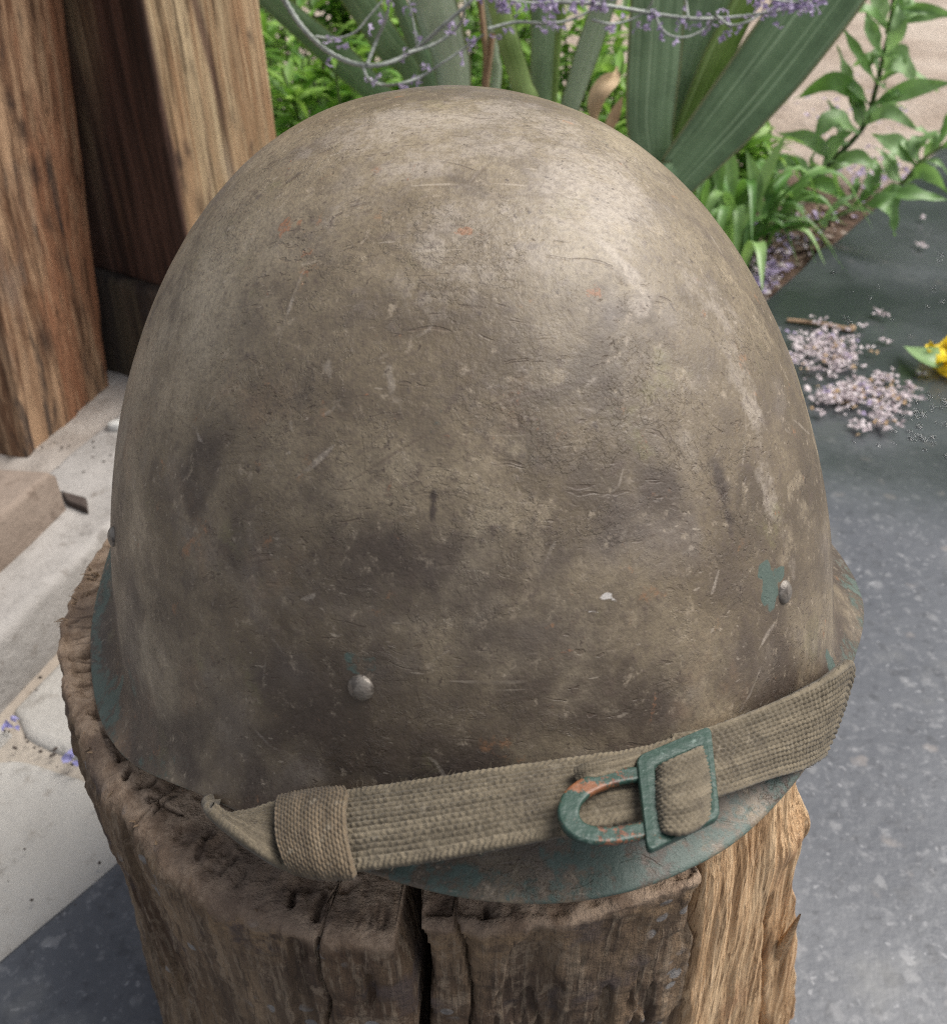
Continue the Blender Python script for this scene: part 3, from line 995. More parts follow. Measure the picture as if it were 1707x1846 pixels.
    for (xa, ya, xb, yb, w_, d_) in rnd_cracks + list(((117, 1190, 163, 1176, .0007, .004), (140, 1206, 168, 1195, .0008, .004), (180, 1399, 222, 1368, .0008, .005), (200, 1456, 280, 1402, .0008, .006), (207, 1427, 236, 1390, .0008, .005), (103, 1130, 140, 1121, .0007, .004), (127, 1308, 168, 1282, .0007, .004), (150, 1075, 180, 1062, .0007, .004), (112, 1240, 160, 1226, .0006, .003), (118, 1272, 150, 1262, .0006, .003), (160, 1360, 190, 1340, .0006, .003), (150, 1335, 172, 1318, .0006, .003), (240, 1500, 300, 1445, .0006, .004), (265, 1440, 330, 1470, .0005, .003), (330, 1590, 380, 1500, .0006, .003), (560, 1690, 585, 1610, .0007, .005), (520, 1670, 530, 1600, .0006, .004), (880, 1665, 875, 1630, .0006, .004))):
        A_, B_ = at(xa, ya, SZ)[:2], at(xb, yb, SZ)[:2]
        ab_ = B_ - A_
        wob_ = .0009 * fbm(tf, 260., 2, int(xa))
        tt_ = np.clip(((tf[:, :2] - A_) @ ab_) / (ab_ @ ab_), 0, 1)
        dd_ = np.linalg.norm(tf[:, :2] - A_ - tt_[:, None] * ab_, axis=1) + wob_
        crk = np.maximum(crk, smooth(w_ * 1.7, w_ * .4, np.abs(dd_)))
        tz -= .5 * d_ * smooth(w_ * 1.6, w_ * .3, np.abs(dd_) / (.35 + .65 * np.sin(np.pi * np.clip(tt_, .02, .98)) ** .5))
    saw = vnoise(np.stack([ta * 60 + 2 * vnoise(tf * 60, 3), rad * 90, 0 * ta], -1), 5)
    tz += .0007 * saw
    dct = np.abs((ta - ca + math.pi) % (2 * math.pi) - math.pi) * rad
    tz -= .035 * smooth(.0024, .0008, dct) * smooth(.03, .07, rad)
    edge_in = r.max() * 0 + np.repeat((1 - fr)[None], NA, 0).ravel() * .13
    tz = tz * smooth(0, .0015, edge_in) - .002 * smooth(.012, 0, edge_in) * 0
    tf[:, 2] += tz
    V = np.concatenate([side, tf])
    F1 = grid(NA, NZ, True)[:, ::-1]
    # stitch the top
    b = len(side)
    i = np.arange(NA)
    i2 = (i + 1) % NA
    Fs = np.stack([i * NZ, i2 * NZ, b + i2 * NR, b + i * NR], -1)
    F2 = grid(NA, NR, True) + b
    att = {'fray': np.concatenate([fray, np.zeros(len(tf))]), 'top': np.concatenate([smooth(.006, 0., dep), np.ones(len(tf))]), 'crk': np.concatenate([np.zeros(len(side)), crk])}
    mesh_np('log', V, [F1, Fs, F2], STUMP, root, True, att)
    return root


STUMP_ROOT = stump()


# the pale freshly split side: a fibrous slab standing proud of the log
def split_side():
    ns, nz = 220, 300
    L = at(1262, 1590, SZ)[:2]
    Rr = at(1466, 1380, SZ)[:2]
    ez = (Rr - L) / np.linalg.norm(Rr - L)
    en = np.array([ez[1], -ez[0]])                  # outward
    W = np.linalg.norm(Rr - L)
    z = np.linspace(SZ + .003, G + .004, nz)
    dep = z[0] - z
    s = np.linspace(0, 1, ns)
    left = .003 + .006 * fbm(np.stack([dep, 0 * dep, 0 * dep], -1), 40., 3, 5) - .006 * smooth(.0, .05, dep) + .13 * dep
    right = W + .0015 + .0015 * fbm(np.stack([dep, 0 * dep + 4, 0 * dep], -1), 60., 3, 8) + .27 * dep - .006 * smooth(.055, .08, dep)
    X = left[None] * (1 - s[:, None]) + right[None] * s[:, None]
    Z = np.repeat(z[None], ns, 0)
    cv = np.stack([X, 0 * X, Z * .05], -1).reshape(-1, 3)
    wv = .004 * fbm(np.stack([X, 0 * X, Z], -1).reshape(-1, 3), 24., 2, 3).reshape(X.shape)
    cv[:, 0] += wv.ravel()
    h = .0016 * fbm(cv, 520., 3, 11) + .0024 * fbm(cv, 120., 3, 13)
    h = h.reshape(X.shape)
    # knot swelling at the right edge
    kx, kz = W + .002, SZ - .036
    kd = np.hypot((X - kx) / .010, (Z - kz) / .009)
    h += .0045 * np.exp(-kd ** 2)
    out = -.0045 + .07 * dep[None] + .003 * np.sin(np.pi * s)[:, None] * smooth(0, .03, dep)[None] + h
    out = out - .006 * smooth(.05, 0., s)[:, None] - .003 * smooth(.96, 1., s)[:, None]
    # deep shadow groove left of the bark strip near the foot
    out -= .010 * np.exp(-((X - W * .62 - .2 * dep[None]) / .0022) ** 2) * smooth(.055, .07, dep)[None]
    XY = L[None, None] + X[..., None] * ez + out[..., None] * en
    P = np.concatenate([XY, Z[..., None]], -1)
    # back side so that it has thickness
    back = P.copy()
    back[..., :2] -= en * .028
    V = np.concatenate([P.reshape(-1, 3), back.reshape(-1, 3)])
    F = grid(ns, nz)[:, ::-1]
    n0 = ns * nz
    rim_ = np.concatenate([np.arange(nz), np.arange(1, ns) * nz + nz - 1, (ns - 1) * nz + np.arange(nz - 2, -1, -1), np.arange(ns - 2, 0, -1) * nz])
    i = np.arange(len(rim_))
    i2 = (i + 1) % len(rim_)
    F2 = np.stack([rim_[i], rim_[i2], n0 + rim_[i2], n0 + rim_[i]], -1)
    edge = np.maximum(smooth(.06, 0., s + .06 * 0)[:, None], .0) * np.ones_like(Z)
    edge = np.maximum(edge, smooth(.965, 1., s)[:, None] * .6)
    edge = np.concatenate([edge.ravel(), edge.ravel()])
    o = mesh_np('split_face', V, [F, F2], FRESH, STUMP_ROOT, True, {'edge': edge})
    o['label'] = 'pale fresh fibrous split side of the stump'

    en3 = np.array([*en, 0])

    def face(x, y, off):                              # point on the split side for a photo pixel
        d = ray(x, y)
        n3 = np.array([*en, 0])
        o3 = np.array([*(L + en * off), 0])
        return CAM_POS + d * ((o3 - CAM_POS) @ n3) / (d @ n3)
    # big splinter, torn tufts, bark strip
    A, B = face(1398, 1728, .003), face(1442, 1648, .011)
    t = np.linspace(0, 1, 14)
    c = A + (B - A) * t[:, None]
    V, F = tube(c, .0034 * (1 - t) ** .6 * (.55 + .45 * np.cos(t * 2)) + .0003, 6)
    V = c.repeat(7, 0) + (V - c.repeat(7, 0)) * np.array([1, .55, 1])
    o = mesh_np('splinter', V, F, FRESH, STUMP_ROOT, False, {'edge': np.zeros(len(V))})

    def tuft(cx, cy, n, ln, sp, off, name='torn_fibres'):
        bag = Bag()
        for _ in range(n):
            p = face(cx + random.gauss(0, sp), cy + random.gauss(0, sp), off - .003)
            dv = np.array([random.gauss(0, .6), random.gauss(-.3, .4), random.gauss(.1, .6)])
            dv[:2] += en * .9
            dv /= np.linalg.norm(dv)
            l = ln * random.uniform(.5, 1.2)
            q = np.array([p, p + dv * l * .5 + np.array([0, 0, random.gauss(0, l * .12)]), p + dv * l])
            V, F = tube(q, [random.uniform(.0004, .0009), .0006, .0001], 4)
            bag.add(V, F)
        o = bag.build(name, SPLINT, STUMP_ROOT)
        o['kind'] = 'stuff'
    tuft(1383, 1722, 46, .004, 8, .003)
    tuft(1347, 1522, 12, .002, 4, -.001)
    # strip of dark bark hanging at the right foot
    bb = []
    for (x, y) in ((1405, 1742), (1398, 1790), (1385, 1850), (1360, 1960)): bb.append(face(x, y, .005))
    cs = catmull(bb, 30)
    w = np.interp(np.linspace(0, 1, 30), [0, .15, .6, 1], [.001, .004, .0065, .007])
    Pb = []
    for i in range(30):
        for v in np.linspace(-1, 1, 9):
            Pb.append([*(cs[i, :2] + ez * v * w[i] + en * (.003 * (1 - v * v))), cs[i, 2] + .004 * v * v * (1 if i < 3 else 0)])
    Pb = np.array(Pb)
    Pb[:, :2] += en * (.0008 * fbm(Pb, 300., 3, 3))[:, None]
    mesh_np('bark_strip', np.concatenate([Pb, Pb - np.array([*en, 0]) * .006]), [grid(30, 9)[:, ::-1], grid(30, 9) + 270], STUMP, STUMP_ROOT, True, {'top': np.zeros(540), 'fray': np.full(540, .35)})


split_side()


# frayed fibres round the left rim of the stump
def rim_fibres():
    bag = Bag()
    for _ in range(60):
        if random.random() < .7:
            x, y = random.choice([(150, 1040), (160, 1036), (140, 1058), (128, 1085), (112, 1120)])
            x += random.gauss(0, 5); y += random.gauss(0, 6)
            ln = random.uniform(.002, .0055)
        else:
            i = random.randrange(0, 14)
            f = random.random()
            x = SPX[i][0] * (1 - f) + SPX[i + 1][0] * f
            y = SPX[i][1] * (1 - f) + SPX[i + 1][1] * f
            ln = random.uniform(.001, .0028)
        p = at(x, y, SZ - .001)
        o = np.array([*(p[:2] - SC), 0])
        o /= np.linalg.norm(o)
        p = p - o * .003
        dv = o * random.uniform(.4, 1.1) + np.array([random.gauss(0, .5), random.gauss(0, .5), random.uniform(-.5, .8)])
        dv /= np.linalg.norm(dv)
        V, F = tube([p, p + dv * ln * .6, p + dv * ln + [0, 0, -ln * .2]], [.00045, .0003, .0001], 4)
        bag.add(V, F, random.random())
    o = bag.build('rim_fibres', mat_plain('wood_fibre', (.30, .20, .12), (.20, .135, .085), .8, 300.), STUMP_ROOT)
    o['kind'] = 'stuff'


rim_fibres()

# ================================================================== HELMET
RX, RY, HH, EN_, EM = .118, .1378, .1659, 2.3549, 1.7473
YAW, TILT, SIDE, HX, HZ = .2898, .0065, .0141, -.0004, .0138


def loc(P):
    P = np.asarray(P, float) - [0, 0, HZ]
    X, Y, Z = P[..., 0], P[..., 1], P[..., 2]
    c, s = math.cos(SIDE), math.sin(SIDE); X, Z = X * c + Z * s, -X * s + Z * c
    c, s = math.cos(TILT), math.sin(TILT); Y, Z = Y * c + Z * s, -Y * s + Z * c
    X = X - HX
    c, s = math.cos(YAW), math.sin(YAW); X, Y = X * c + Y * s, -X * s + Y * c
    return np.stack([X, Y, Z], -1)


def wor(P):
    P = np.asarray(P, float)
    X, Y, Z = P[..., 0], P[..., 1], P[..., 2]
    c, s = math.cos(YAW), math.sin(YAW); X, Y = X * c - Y * s + HX, X * s + Y * c
    c, s = math.cos(TILT), math.sin(TILT); Y, Z = Y * c - Z * s, Y * s + Z * c
    c, s = math.cos(SIDE), math.sin(SIDE); X, Z = X * c - Z * s, X * s + Z * c
    return np.stack([X, Y, Z + HZ], -1)


# brim: (angle from the front in degrees, edge height, flare beyond the dome base), measured all round
BR = np.array([(-150, .022, .009), (-125, .016, .008), (-110, .013, .0085), (-104, .009, .0095), (-98, .005, .0108), (-86, .003, .0103), (-74, .005, .0093), (-66, .0095, .0074), (-61, .0135, .0056),
               (-55, .0203, .0040), (-48, .0280, .0029), (-42, .0330, .0028), (-36, .0360, .0036), (-30, .0370, .0050), (-22, .0373, .0075), (-15, .038, .0100), (-8, .038, .0115), (-1, .038, .0116), (4, .0372, .0104), (8, .037, .0097),
               (13, .036, .0076), (17, .0348, .0060), (22, .033, .0046), (32, .030, .0030), (46, .0235, .0050), (54, .0200, .0090), (60, .0178, .0118), (66, .0160, .0131), (72, .0142, .0133), (85, .011, .0125), (100, .012, .0108), (120, .017, .009), (150, .024, .010), (180, .030, .012), (210, .022, .009)])


def brim(b):
    b = (b + 150) % 360 - 150
    return np.interp(b, BR[:, 0], BR[:, 1]), np.interp(b, BR[:, 0], BR[:, 2])


def rbase(b): return 1 / np.hypot(np.sin(b) / RX, np.cos(b) / RY)     # b in radians from local -Y


def rdome(b, z): return rbase(b) * np.maximum(0, 1 - np.clip(z / HH, 0, 1) ** EM) ** (1 / EN_)


FLH = .015                      # height over which the brim flares


def shell_r(b, z):              # b radians
    ze, off = brim(np.degrees(b))
    zj = ze + FLH
    t = np.clip((zj - z) / FLH, 0, 1.2)
    rj = rdome(b, np.maximum(z, zj))
    return np.where(z >= zj, rdome(b, z), rj + (rbase(b) + off - rj) * t ** 1.75)


def shell_hit(x, y):
    t = np.linspace(.1, .45, 7000)
    L = loc(CAM_POS + ray(x, y) * t[:, None])
    b = np.arctan2(L[:, 0], -L[:, 1])
    ins = (np.hypot(L[:, 0], L[:, 1]) < shell_r(b, L[:, 2])) & (L[:, 2] > brim(np.degrees(b))[0]) & (L[:, 2] < HH)
    if not ins.any(): return None
    return CAM_POS + ray(x, y) * t[np.argmax(ins)]


HELMET = thing('steel_helmet', 'battered khaki steel helmet with rivets and webbing chin strap resting on the stump', 'helmet', (0, 0, SZ))


def helmet_shell():
    # columns: dense where they face the viewer
    bd_ = np.concatenate([np.linspace(-112, 112, 1000), np.linspace(112, 248, 90)[1:-1]])
    b = np.radians(bd_)
    for_ze, for_off = brim(bd_)
    k = np.ones(9) / 9

    def sm(a):
        a3 = np.concatenate([a[-30:], a, a[:30]])
        for _ in range(6): a3 = np.convolve(a3, k, 'same')
        return a3[30:-30]
    ze, off = sm(for_ze), sm(for_off)
    NA = len(b)
    rb_ = rbase(b)
    zj = ze + FLH
    # dome rows from crown to the start of the flare
    ph_j = np.arcsin(np.clip(zj / HH, 0, 1) ** (EM / 2))
    ND, NF = 420, 44
    q = np.linspace(.004, 1, ND)
    PH = np.pi / 2 + (ph_j[:, None] - np.pi / 2) * q[None]
    RHO = np.cos(PH) ** (2 / EN_) * rb_[:, None]
    Z = np.sin(PH) ** (2 / EM) * HH
    t = np.linspace(0, 1, NF + 1)[1:]
    Zf = zj[:, None] - FLH * t
    rj = RHO[:, -1:]
    # blend: continue the dome wall slope, then flare
    rd_ = rb_[:, None] * np.maximum(0, 1 - np.clip(Zf / HH, 0, 1) ** EM) ** (1 / EN_)
    Rf = rd_ + (rb_[:, None] + off[:, None] - rd_[:, -1:]) * t ** 2.2
    R = np.concatenate([RHO, Rf], 1)
    Zz = np.concatenate([Z, Zf], 1)
    NV = ND + NF
    X, Y = R * np.sin(b)[:, None], -R * np.cos(b)[:, None]
    P = np.stack([X, Y, Zz], -1)
    # normals of the grid
    du = np.gradient(P, axis=0)
    dv = np.gradient(P, axis=1)
    Nn = np.cross(dv, du)
    Nn /= np.linalg.norm(Nn, axis=-1)[..., None] + 1e-12
    flat = P.reshape(-1, 3)
    W = wor(flat)
    uv = px(W).reshape(NA, NV, 2)
    front = ((Nn @ np.array([0, -1, .6])) > -.15)
    # ---- wear, front shade and crown light painted as strokes and patches: distances measured on the metal
    A = {k_: np.zeros((NA, NV), np.float32) for k_ in ('scratch', 'pale', 'rust', 'green', 'dark', 'white')}
    H = np.zeros((NA, NV), np.float32)

    def surf(x, y):
        p = shell_hit(x, y)
        return None if p is None else loc(p)
    Pl = P

    def window(c, rad):
        bc = math.degrees(math.atan2(c[0], -c[1]))
        span = math.degrees(rad / max(.03, math.hypot(c[0], c[1]))) + 1
        i0, i1 = np.searchsorted(bd_, bc - span), np.searchsorted(bd_, bc + span)
        i0, i1 = max(0, i0), min(NA, i1)
        zz = Zz[(i0 + i1) // 2 if i1 > i0 else 0]
        j0 = np.searchsorted(-zz, -(c[2] + rad))
        j1 = np.searchsorted(-zz, -(c[2] - rad))
        return slice(i0, max(i0 + 1, i1)), slice(max(0, j0 - 3), min(NV, j1 + 3))

    def patch(name, x, y, rad, strength=1., asp=1., ang=0., rag=.5, seed=0, soft=.5):
        c = surf(x, y)
        if c is None: return
        R2 = rad * max(asp, 1 / asp) * 1.6
        w = window(c, R2)
        d = Pl[w] - c
        bc = math.atan2(c[0], -c[1])
        e1 = np.array([math.cos(bc), math.sin(bc), 0])
        a_ = d @ e1
        v_ = np.linalg.norm(d, axis=-1) ** 2 - a_ ** 2
        v_ = np.sign(d[..., 2]) * np.sqrt(np.maximum(0, v_))
        ca, sa = math.cos(ang), math.sin(ang)
        p_, q_ = (a_ * ca + v_ * sa) / asp, (-a_ * sa + v_ * ca) * asp
        dist = np.hypot(p_, q_) / rad
        if dist.size == 0: return
        nz_ = fbm(Pl[w].reshape(-1, 3), 1.6 / rad, 4, 100 + seed).reshape(dist.shape)
        m_ = smooth(1., 1 - soft, dist + rag * nz_) * strength
        A[name][w] = np.maximum(A[name][w], m_)
        return w, m_

    def stroke(pts, wid, hgt, name='scratch', amt=1., seed=0):
        """pts: local 3-D polyline lying on the metal"""
        pts = np.asarray(pts)
        c = pts.mean(0)
        rad = np.max(np.linalg.norm(pts - c, axis=1)) + wid * 4
        w = window(c, rad)
        Q = Pl[w]
        if Q.size == 0: return
        best = np.full(Q.shape[:2], 9.)
        for i in range(len(pts) - 1):
            a_, b_ = pts[i], pts[i + 1]
            ab_ = b_ - a_
            tt = np.clip(((Q - a_) @ ab_) / (ab_ @ ab_ + 1e-12), 0, 1)
            dd = np.linalg.norm(Q - a_ - tt[..., None] * ab_, axis=-1)
            taper = .35 + .65 * np.sin(np.pi * (i + tt) / (len(pts) - 1)) ** .6
            best = np.minimum(best, dd / taper)
        m_ = smooth(wid, wid * .25, best) * amt
        A[name][w] = np.maximum(A[name][w], m_)
        hgt = hgt * .3
        H[w] += hgt * m_
        # raised burr beside the scratch
        H[w] += -hgt * .45 * np.exp(-((best - wid * 1.5) / (wid * .6)) ** 2) * amt

    def line(px_pts, wid, hgt, name='scratch', amt=1.):
        q = [surf(x, y) for x, y in px_pts]
        q = [v for v in q if v is not None]
        if len(q) > 1: stroke(catmull(q, max(3, 3 * len(q))), wid, hgt, name, amt)

    # marks seen in the photograph
    patch('rust', 836, 418, .0021, 1, 1.3, .1, .5, 1)
    for i, (x, y, r_, s_) in enumerate([(512, 412, .0042, .6), (540, 402, .0022, .75), (553, 455, .0022, .45), (553, 490, .0022, .45), (1073, 525, .0032, .55), (1160, 800, .0030, .45), (1145, 770, .0055, .25), (920, 735, .0065, .32), (820, 800, .006, .2), (640, 880, .004, .2), (380, 1392, .005, .6), (500, 1395, .0038, .35), (1400, 925, .0022, .4), (1095, 300, .004, .2), (700, 880, .004, .25), (250, 985, .0022, .6), (255, 1020, .003, .35), (1350, 760, .005, .2)]):
        patch('rust', x, y, r_ * .75, s_, 1.3, random.uniform(0, 3), .7, 10 + i)
    for i, (x, y, r_, s_, asp, an) in enumerate([(1125, 480, .009, .55, .55, .25), (1110, 430, .006, .35, .6, .2), (1150, 545, .007, .35, 1.5, .2), (850, 270, .03, .42, 1.6, .3), (1000, 360, .022, .38, 1.3, .8), (650, 250, .02, .3, 1.5, .1), (930, 850, .016, .25, 1.2, 2.), (1340, 700, .013, .4, .6, 0), (1300, 560, .016, .35, .7, .3), (705, 690, .004, .5, .6, .4), (590, 665, .003, .4, .8, 0), (1240, 800, .008, .3, .6, 0), (1380, 870, .010, .35, .6, 0), (760, 470, .02, .22, 1.4, .4), (1420, 1000, .010, .3, .5, 0), (800, 220, .045, .5, 1.5, 0), (1080, 330, .035, .5, 1.2, .5), (880, 420, .035, .35, 1.4, 0)]):
        patch('pale', x, y, r_, min(1, s_ * 1.35), asp, an, .6, 40 + i, .85)  # worn spots; the broad crown patches also paint in the light from above
    for i, (x, y, r_, s_, asp, an) in enumerate([(360, 850, .013, .55, .8, .2), (420, 960, .012, .5, .7, 0), (660, 1020, .022, .60, 1.6, 0), (560, 900, .008, .35, 1.5, 0), (400, 1120, .018, .35, 1., 0), (620, 1180, .022, .45, 1.4, .2), (860, 1060, .018, .5, 1.3, 0), (1000, 1010, .015, .45, 1.2, .3), (1080, 900, .012, .4, .7, .5), (1190, 870, .012, .55, .8, .4), (1300, 880, .006, .7, .5, 0), (1310, 930, .003, .85, .6, 0), (820, 1260, .022, .55, 1.5, .1), (980, 1240, .02, .6, 1.2, 0), (1100, 1130, .016, .45, 1.4, .2), (1000, 1120, .020, .5, 1.4, 0), (560, 1300, .018, .5, 1.5, 0), (1150, 1290, .014, .4, 1.5, .2), (700, 1330, .02, .6, 1.7, 0), (480, 1230, .014, .4, 1., 0), (250, 1200, .008, .4, .6, 0), (660, 560, .012, .35, 1.3, 0), (440, 560, .012, .3, .8, .3), (900, 220, .012, .30, 1.7, .5), (980, 660, .010, .28, 1.2, .4), (1090, 700, .010, .3, .8, 0), (780, 910, .0022, .9, .45, 0), (690, 720, .01, .3, 1.5, 0), (770, 760, .01, .3, .8, .7)]):
        patch('dark', x, y, r_ * 1.2, min(1, s_ * 1.3), asp, an, .8, 70 + i, .95)
    # dark lower band: patina plus painted-in shade of the front, ragged upper limit
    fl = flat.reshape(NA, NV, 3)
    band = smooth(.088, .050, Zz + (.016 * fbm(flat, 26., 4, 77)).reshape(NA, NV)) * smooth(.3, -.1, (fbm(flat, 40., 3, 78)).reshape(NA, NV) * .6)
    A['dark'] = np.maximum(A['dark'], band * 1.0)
    for i, (x, y, r_, s_, asp, an) in enumerate([(1383, 1055, .0055, .95, .75, 0), (1400, 1035, .0035, .8, 1.4, 0), (650, 1195, .0045, .5, 1.2, 0), (905, 945, .0035, .5, .5, .2), (960, 1100, .004, .55, .8, .3), (945, 1060, .004, .4, .5, .3), (1105, 262, .003, .6, .5, .3), (785, 752, .0028, .6, .6, -.2), (200, 1265, .0060, .95, .45, 0), (707, 690, .003, .5, .7, 0), (706, 213, .003, .3, 1.4, 0), (1190, 1000, .003, .35, .7, 0), (620, 955, .006, .22, 1.3, .5), (440, 420, .005, .3, 1, 0), (1500, 1210, .0055, .8, .8, 0), (240, 1230, .006, .5, .8, 0)]):
        patch('green', x, y, r_, s_ * (1 if i in (0, 1, 2, 8, 14, 15) else .5), asp, an, .5, 110 + i, .35)
    patch('white', 1108, 1082, .0020, .5, .4, .9, .5, 140, .5)
    patch('white', 1090, 1075, .0016, .7, 1.2, 0, .4, 141, .5)
    line([(1050, 1100), (1075, 1103), (1105, 1098)], .0005, -.0001, 'white', .5)
    line([(1060, 1112), (1085, 1113), (1110, 1108)], .0004, -.0001, 'white', .4)
    line([(700, 685), (708, 672), (712, 660)], .0007, 0, 'white', .5)
    line([(240, 965), (247, 978)], .0007, 0, 'white', .8)
    # long scratches
    line([(790, 770), (900, 725), (1000, 700), (1140, 670)], .0004, -.00014)
    line([(610, 880), (680, 838), (740, 800), (860, 740)], .0004, -.00014)
    line([(680, 410), (760, 412), (830, 407)], .0004, -.00010, amt=.7)
    line([(900, 353), (960, 353), (1000, 357)], .0004, -.00010, amt=.8)
    line([(1120, 536), (1170, 533), (1235, 542)], .0004, -.00010, amt=.7)
    line([(1000, 355), (1040, 400), (1080, 430)], .0004, -.00010, amt=.6)
    line([(848, 330), (870, 305), (890, 292), (925, 300)], .0007, -.0003, amt=.6)
    line([(505, 340), (545, 312)], .0009, -.0004)
    line([(515, 500), (525, 440)], .0004, -.00014, amt=.7)
    line([(440, 560), (446, 520)], .0004, -.00014, amt=.6)
    line([(560, 700), (600, 740), (630, 750)], .0004, -.00014, amt=.7)
    line([(330, 1090), (420, 1150)], .0004, -.00014, amt=.5)
    line([(940, 960), (920, 1000), (930, 1080)], .0004, -.00010, amt=.4)
    line([(1250, 1000), (1270, 1060)], .0004, -.00014, amt=.5)
    line([(1420, 700), (1440, 780), (1450, 860)], .0004, -.00014, amt=.5)
    line([(1290, 480), (1340, 560), (1370, 640)], .0004, -.00014, amt=.5)
    line([(1250, 900), (1330, 1000), (1380, 1060)], .0004, -.00014, amt=.3)
    line([(1480, 1160), (1470, 1220), (1455, 1290)], .0004, -.00014, amt=.8)
    line([(850, 240), (900, 190), (960, 195)], .004, 0, 'dark', .35)
    # pitted sore in the middle
    for _ in range(26):
        x, y = 935 + random.gauss(0, 20), 745 + random.gauss(0, 18)
        an = random.uniform(0, 3.1)
        l = random.uniform(6, 18)
        line([(x, y), (x + l * math.cos(an) * .5 + random.gauss(0, 3), y + l * math.sin(an) * .5), (x + l * math.cos(an), y + l * math.sin(an))], .0007, -.0003, amt=.55)
    # many small scratches, dings and lifted flakes, thrown over the shell
    for i in range(480):
        bb_ = random.uniform(-105, 105)
        z_ = HH * random.betavariate(1.5, 1.1)
        br = math.radians(bb_)

        def on(b_, zv):
            zv = min(max(zv, .05), HH * .995)
            r_ = float(rdome(b_, zv))
            return [r_ * math.sin(b_), -r_ * math.cos(b_), zv]
        rr_ = max(.02, float(rdome(br, min(z_, HH * .98))))
        l = random.choice([.0018, .003, .0045, .007]) * random.uniform(.6, 1.6)
        an = random.gauss(.35, .6) if random.random() < .35 else random.uniform(-1.6, 1.6)
        cz = min(1, rr_ / .1)
        pts = []
        for t_ in np.linspace(-1, 1, 4):
            pts.append(on(br + t_ * l * math.cos(an) / rr_, z_ + (t_ * l * math.sin(an) + random.gauss(0, .0004)) * cz))
        kind = random.random()
        if kind < .55: stroke(pts, random.uniform(.0003, .00045), -random.uniform(.00002, .00008), amt=random.uniform(.2, .6))
        elif kind < .8: stroke(pts, random.uniform(.0006, .0012), random.uniform(.00004, .0001), 'pale', random.uniform(.2, .5))
        else: stroke(pts, random.uniform(.0005, .0009), -.00008, 'rust', random.uniform(.1, .4))
    # teal showing on the flared brim
    tf_ = np.clip((zj[:, None] - Zz) / FLH, 0, 1)
    nb = fbm(flat, 42., 4, 9).reshape(NA, NV)
    side = np.maximum(smooth(-62, -78, bd_), smooth(-40, -28, bd_) * smooth(80, 60, bd_) * .9)
    side = np.maximum(side, smooth(-48, -52, bd_) * smooth(-64, -60, bd_) * .55)[:, None]
    gb = smooth(.35, .85, tf_ + .55 * nb) * side
    A['green'] = np.maximum(A['green'], gb * .6)
    A['rust'] = np.maximum(A['rust'], smooth(.45, .7, tf_ + .3 * nb) * smooth(.22, .4, fbm(flat, 70., 3, 15).reshape(NA, NV)) * .15)
    A['rust'] *= (1 - .9 * smooth(.1, .3, tf_))
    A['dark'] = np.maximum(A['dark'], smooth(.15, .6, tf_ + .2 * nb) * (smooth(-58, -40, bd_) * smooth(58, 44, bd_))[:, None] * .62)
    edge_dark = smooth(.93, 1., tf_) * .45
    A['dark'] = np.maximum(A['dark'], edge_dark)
    A['pale'] = np.maximum(A['pale'], smooth(.3, .8, tf_) * smooth(48, 58, bd_)[:, None] * .22)
    # broad unevenness of the pressed steel
    H += (.00035 * fbm(flat, 22., 2, 33)).reshape(NA, NV).astype(np.float32)
    H += (.00012 * fbm(flat, 150., 3, 37)).reshape(NA, NV).astype(np.float32)
    P = P + Nn * np.where(Zz > 0, H, 0)[..., None]
    # rolled lip and inside
    th = .0014
    last = P[:, -1]
    rad = np.stack([np.sin(b), -np.cos(b), 0 * b], -1)
    slope = P[:, -1] - P[:, -3]
    slope /= np.linalg.norm(slope, axis=1)[:, None]
    nrm = Nn[:, -1]
    inner = [last + slope * .0004 - nrm * th * .2, last + slope * .0004 - nrm * th * .8, last - nrm * th]
    for jx in (NV - 12, NV - 30, NV - 44, NV - 60, NV - 100, NV - 160, NV - 260, NV - 380, 0):
        inner.append(P[:, jx] - Nn[:, jx] * th)
    inner = np.stack(inner, 1)
    allP = np.concatenate([P, inner], 1)
    NT = allP.shape[1]
    att = {}
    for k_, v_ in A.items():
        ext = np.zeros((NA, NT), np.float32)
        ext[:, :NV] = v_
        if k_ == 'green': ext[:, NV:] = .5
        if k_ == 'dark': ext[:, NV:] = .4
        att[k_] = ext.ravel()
    crown = np.array([[0, 0, HH + .00005]])
    V = np.concatenate([wor(allP.reshape(-1, 3)), wor(crown)])
    F = grid(NA, NT, True)[:, ::-1]
    i = np.arange(NA)
    T = np.stack([np.full(NA, NA * NT), i * NT, ((i + 1) % NA) * NT], -1)
    for k_ in att: att[k_] = np.concatenate([att[k_], [0]])
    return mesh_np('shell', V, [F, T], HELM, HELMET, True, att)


helmet_shell()


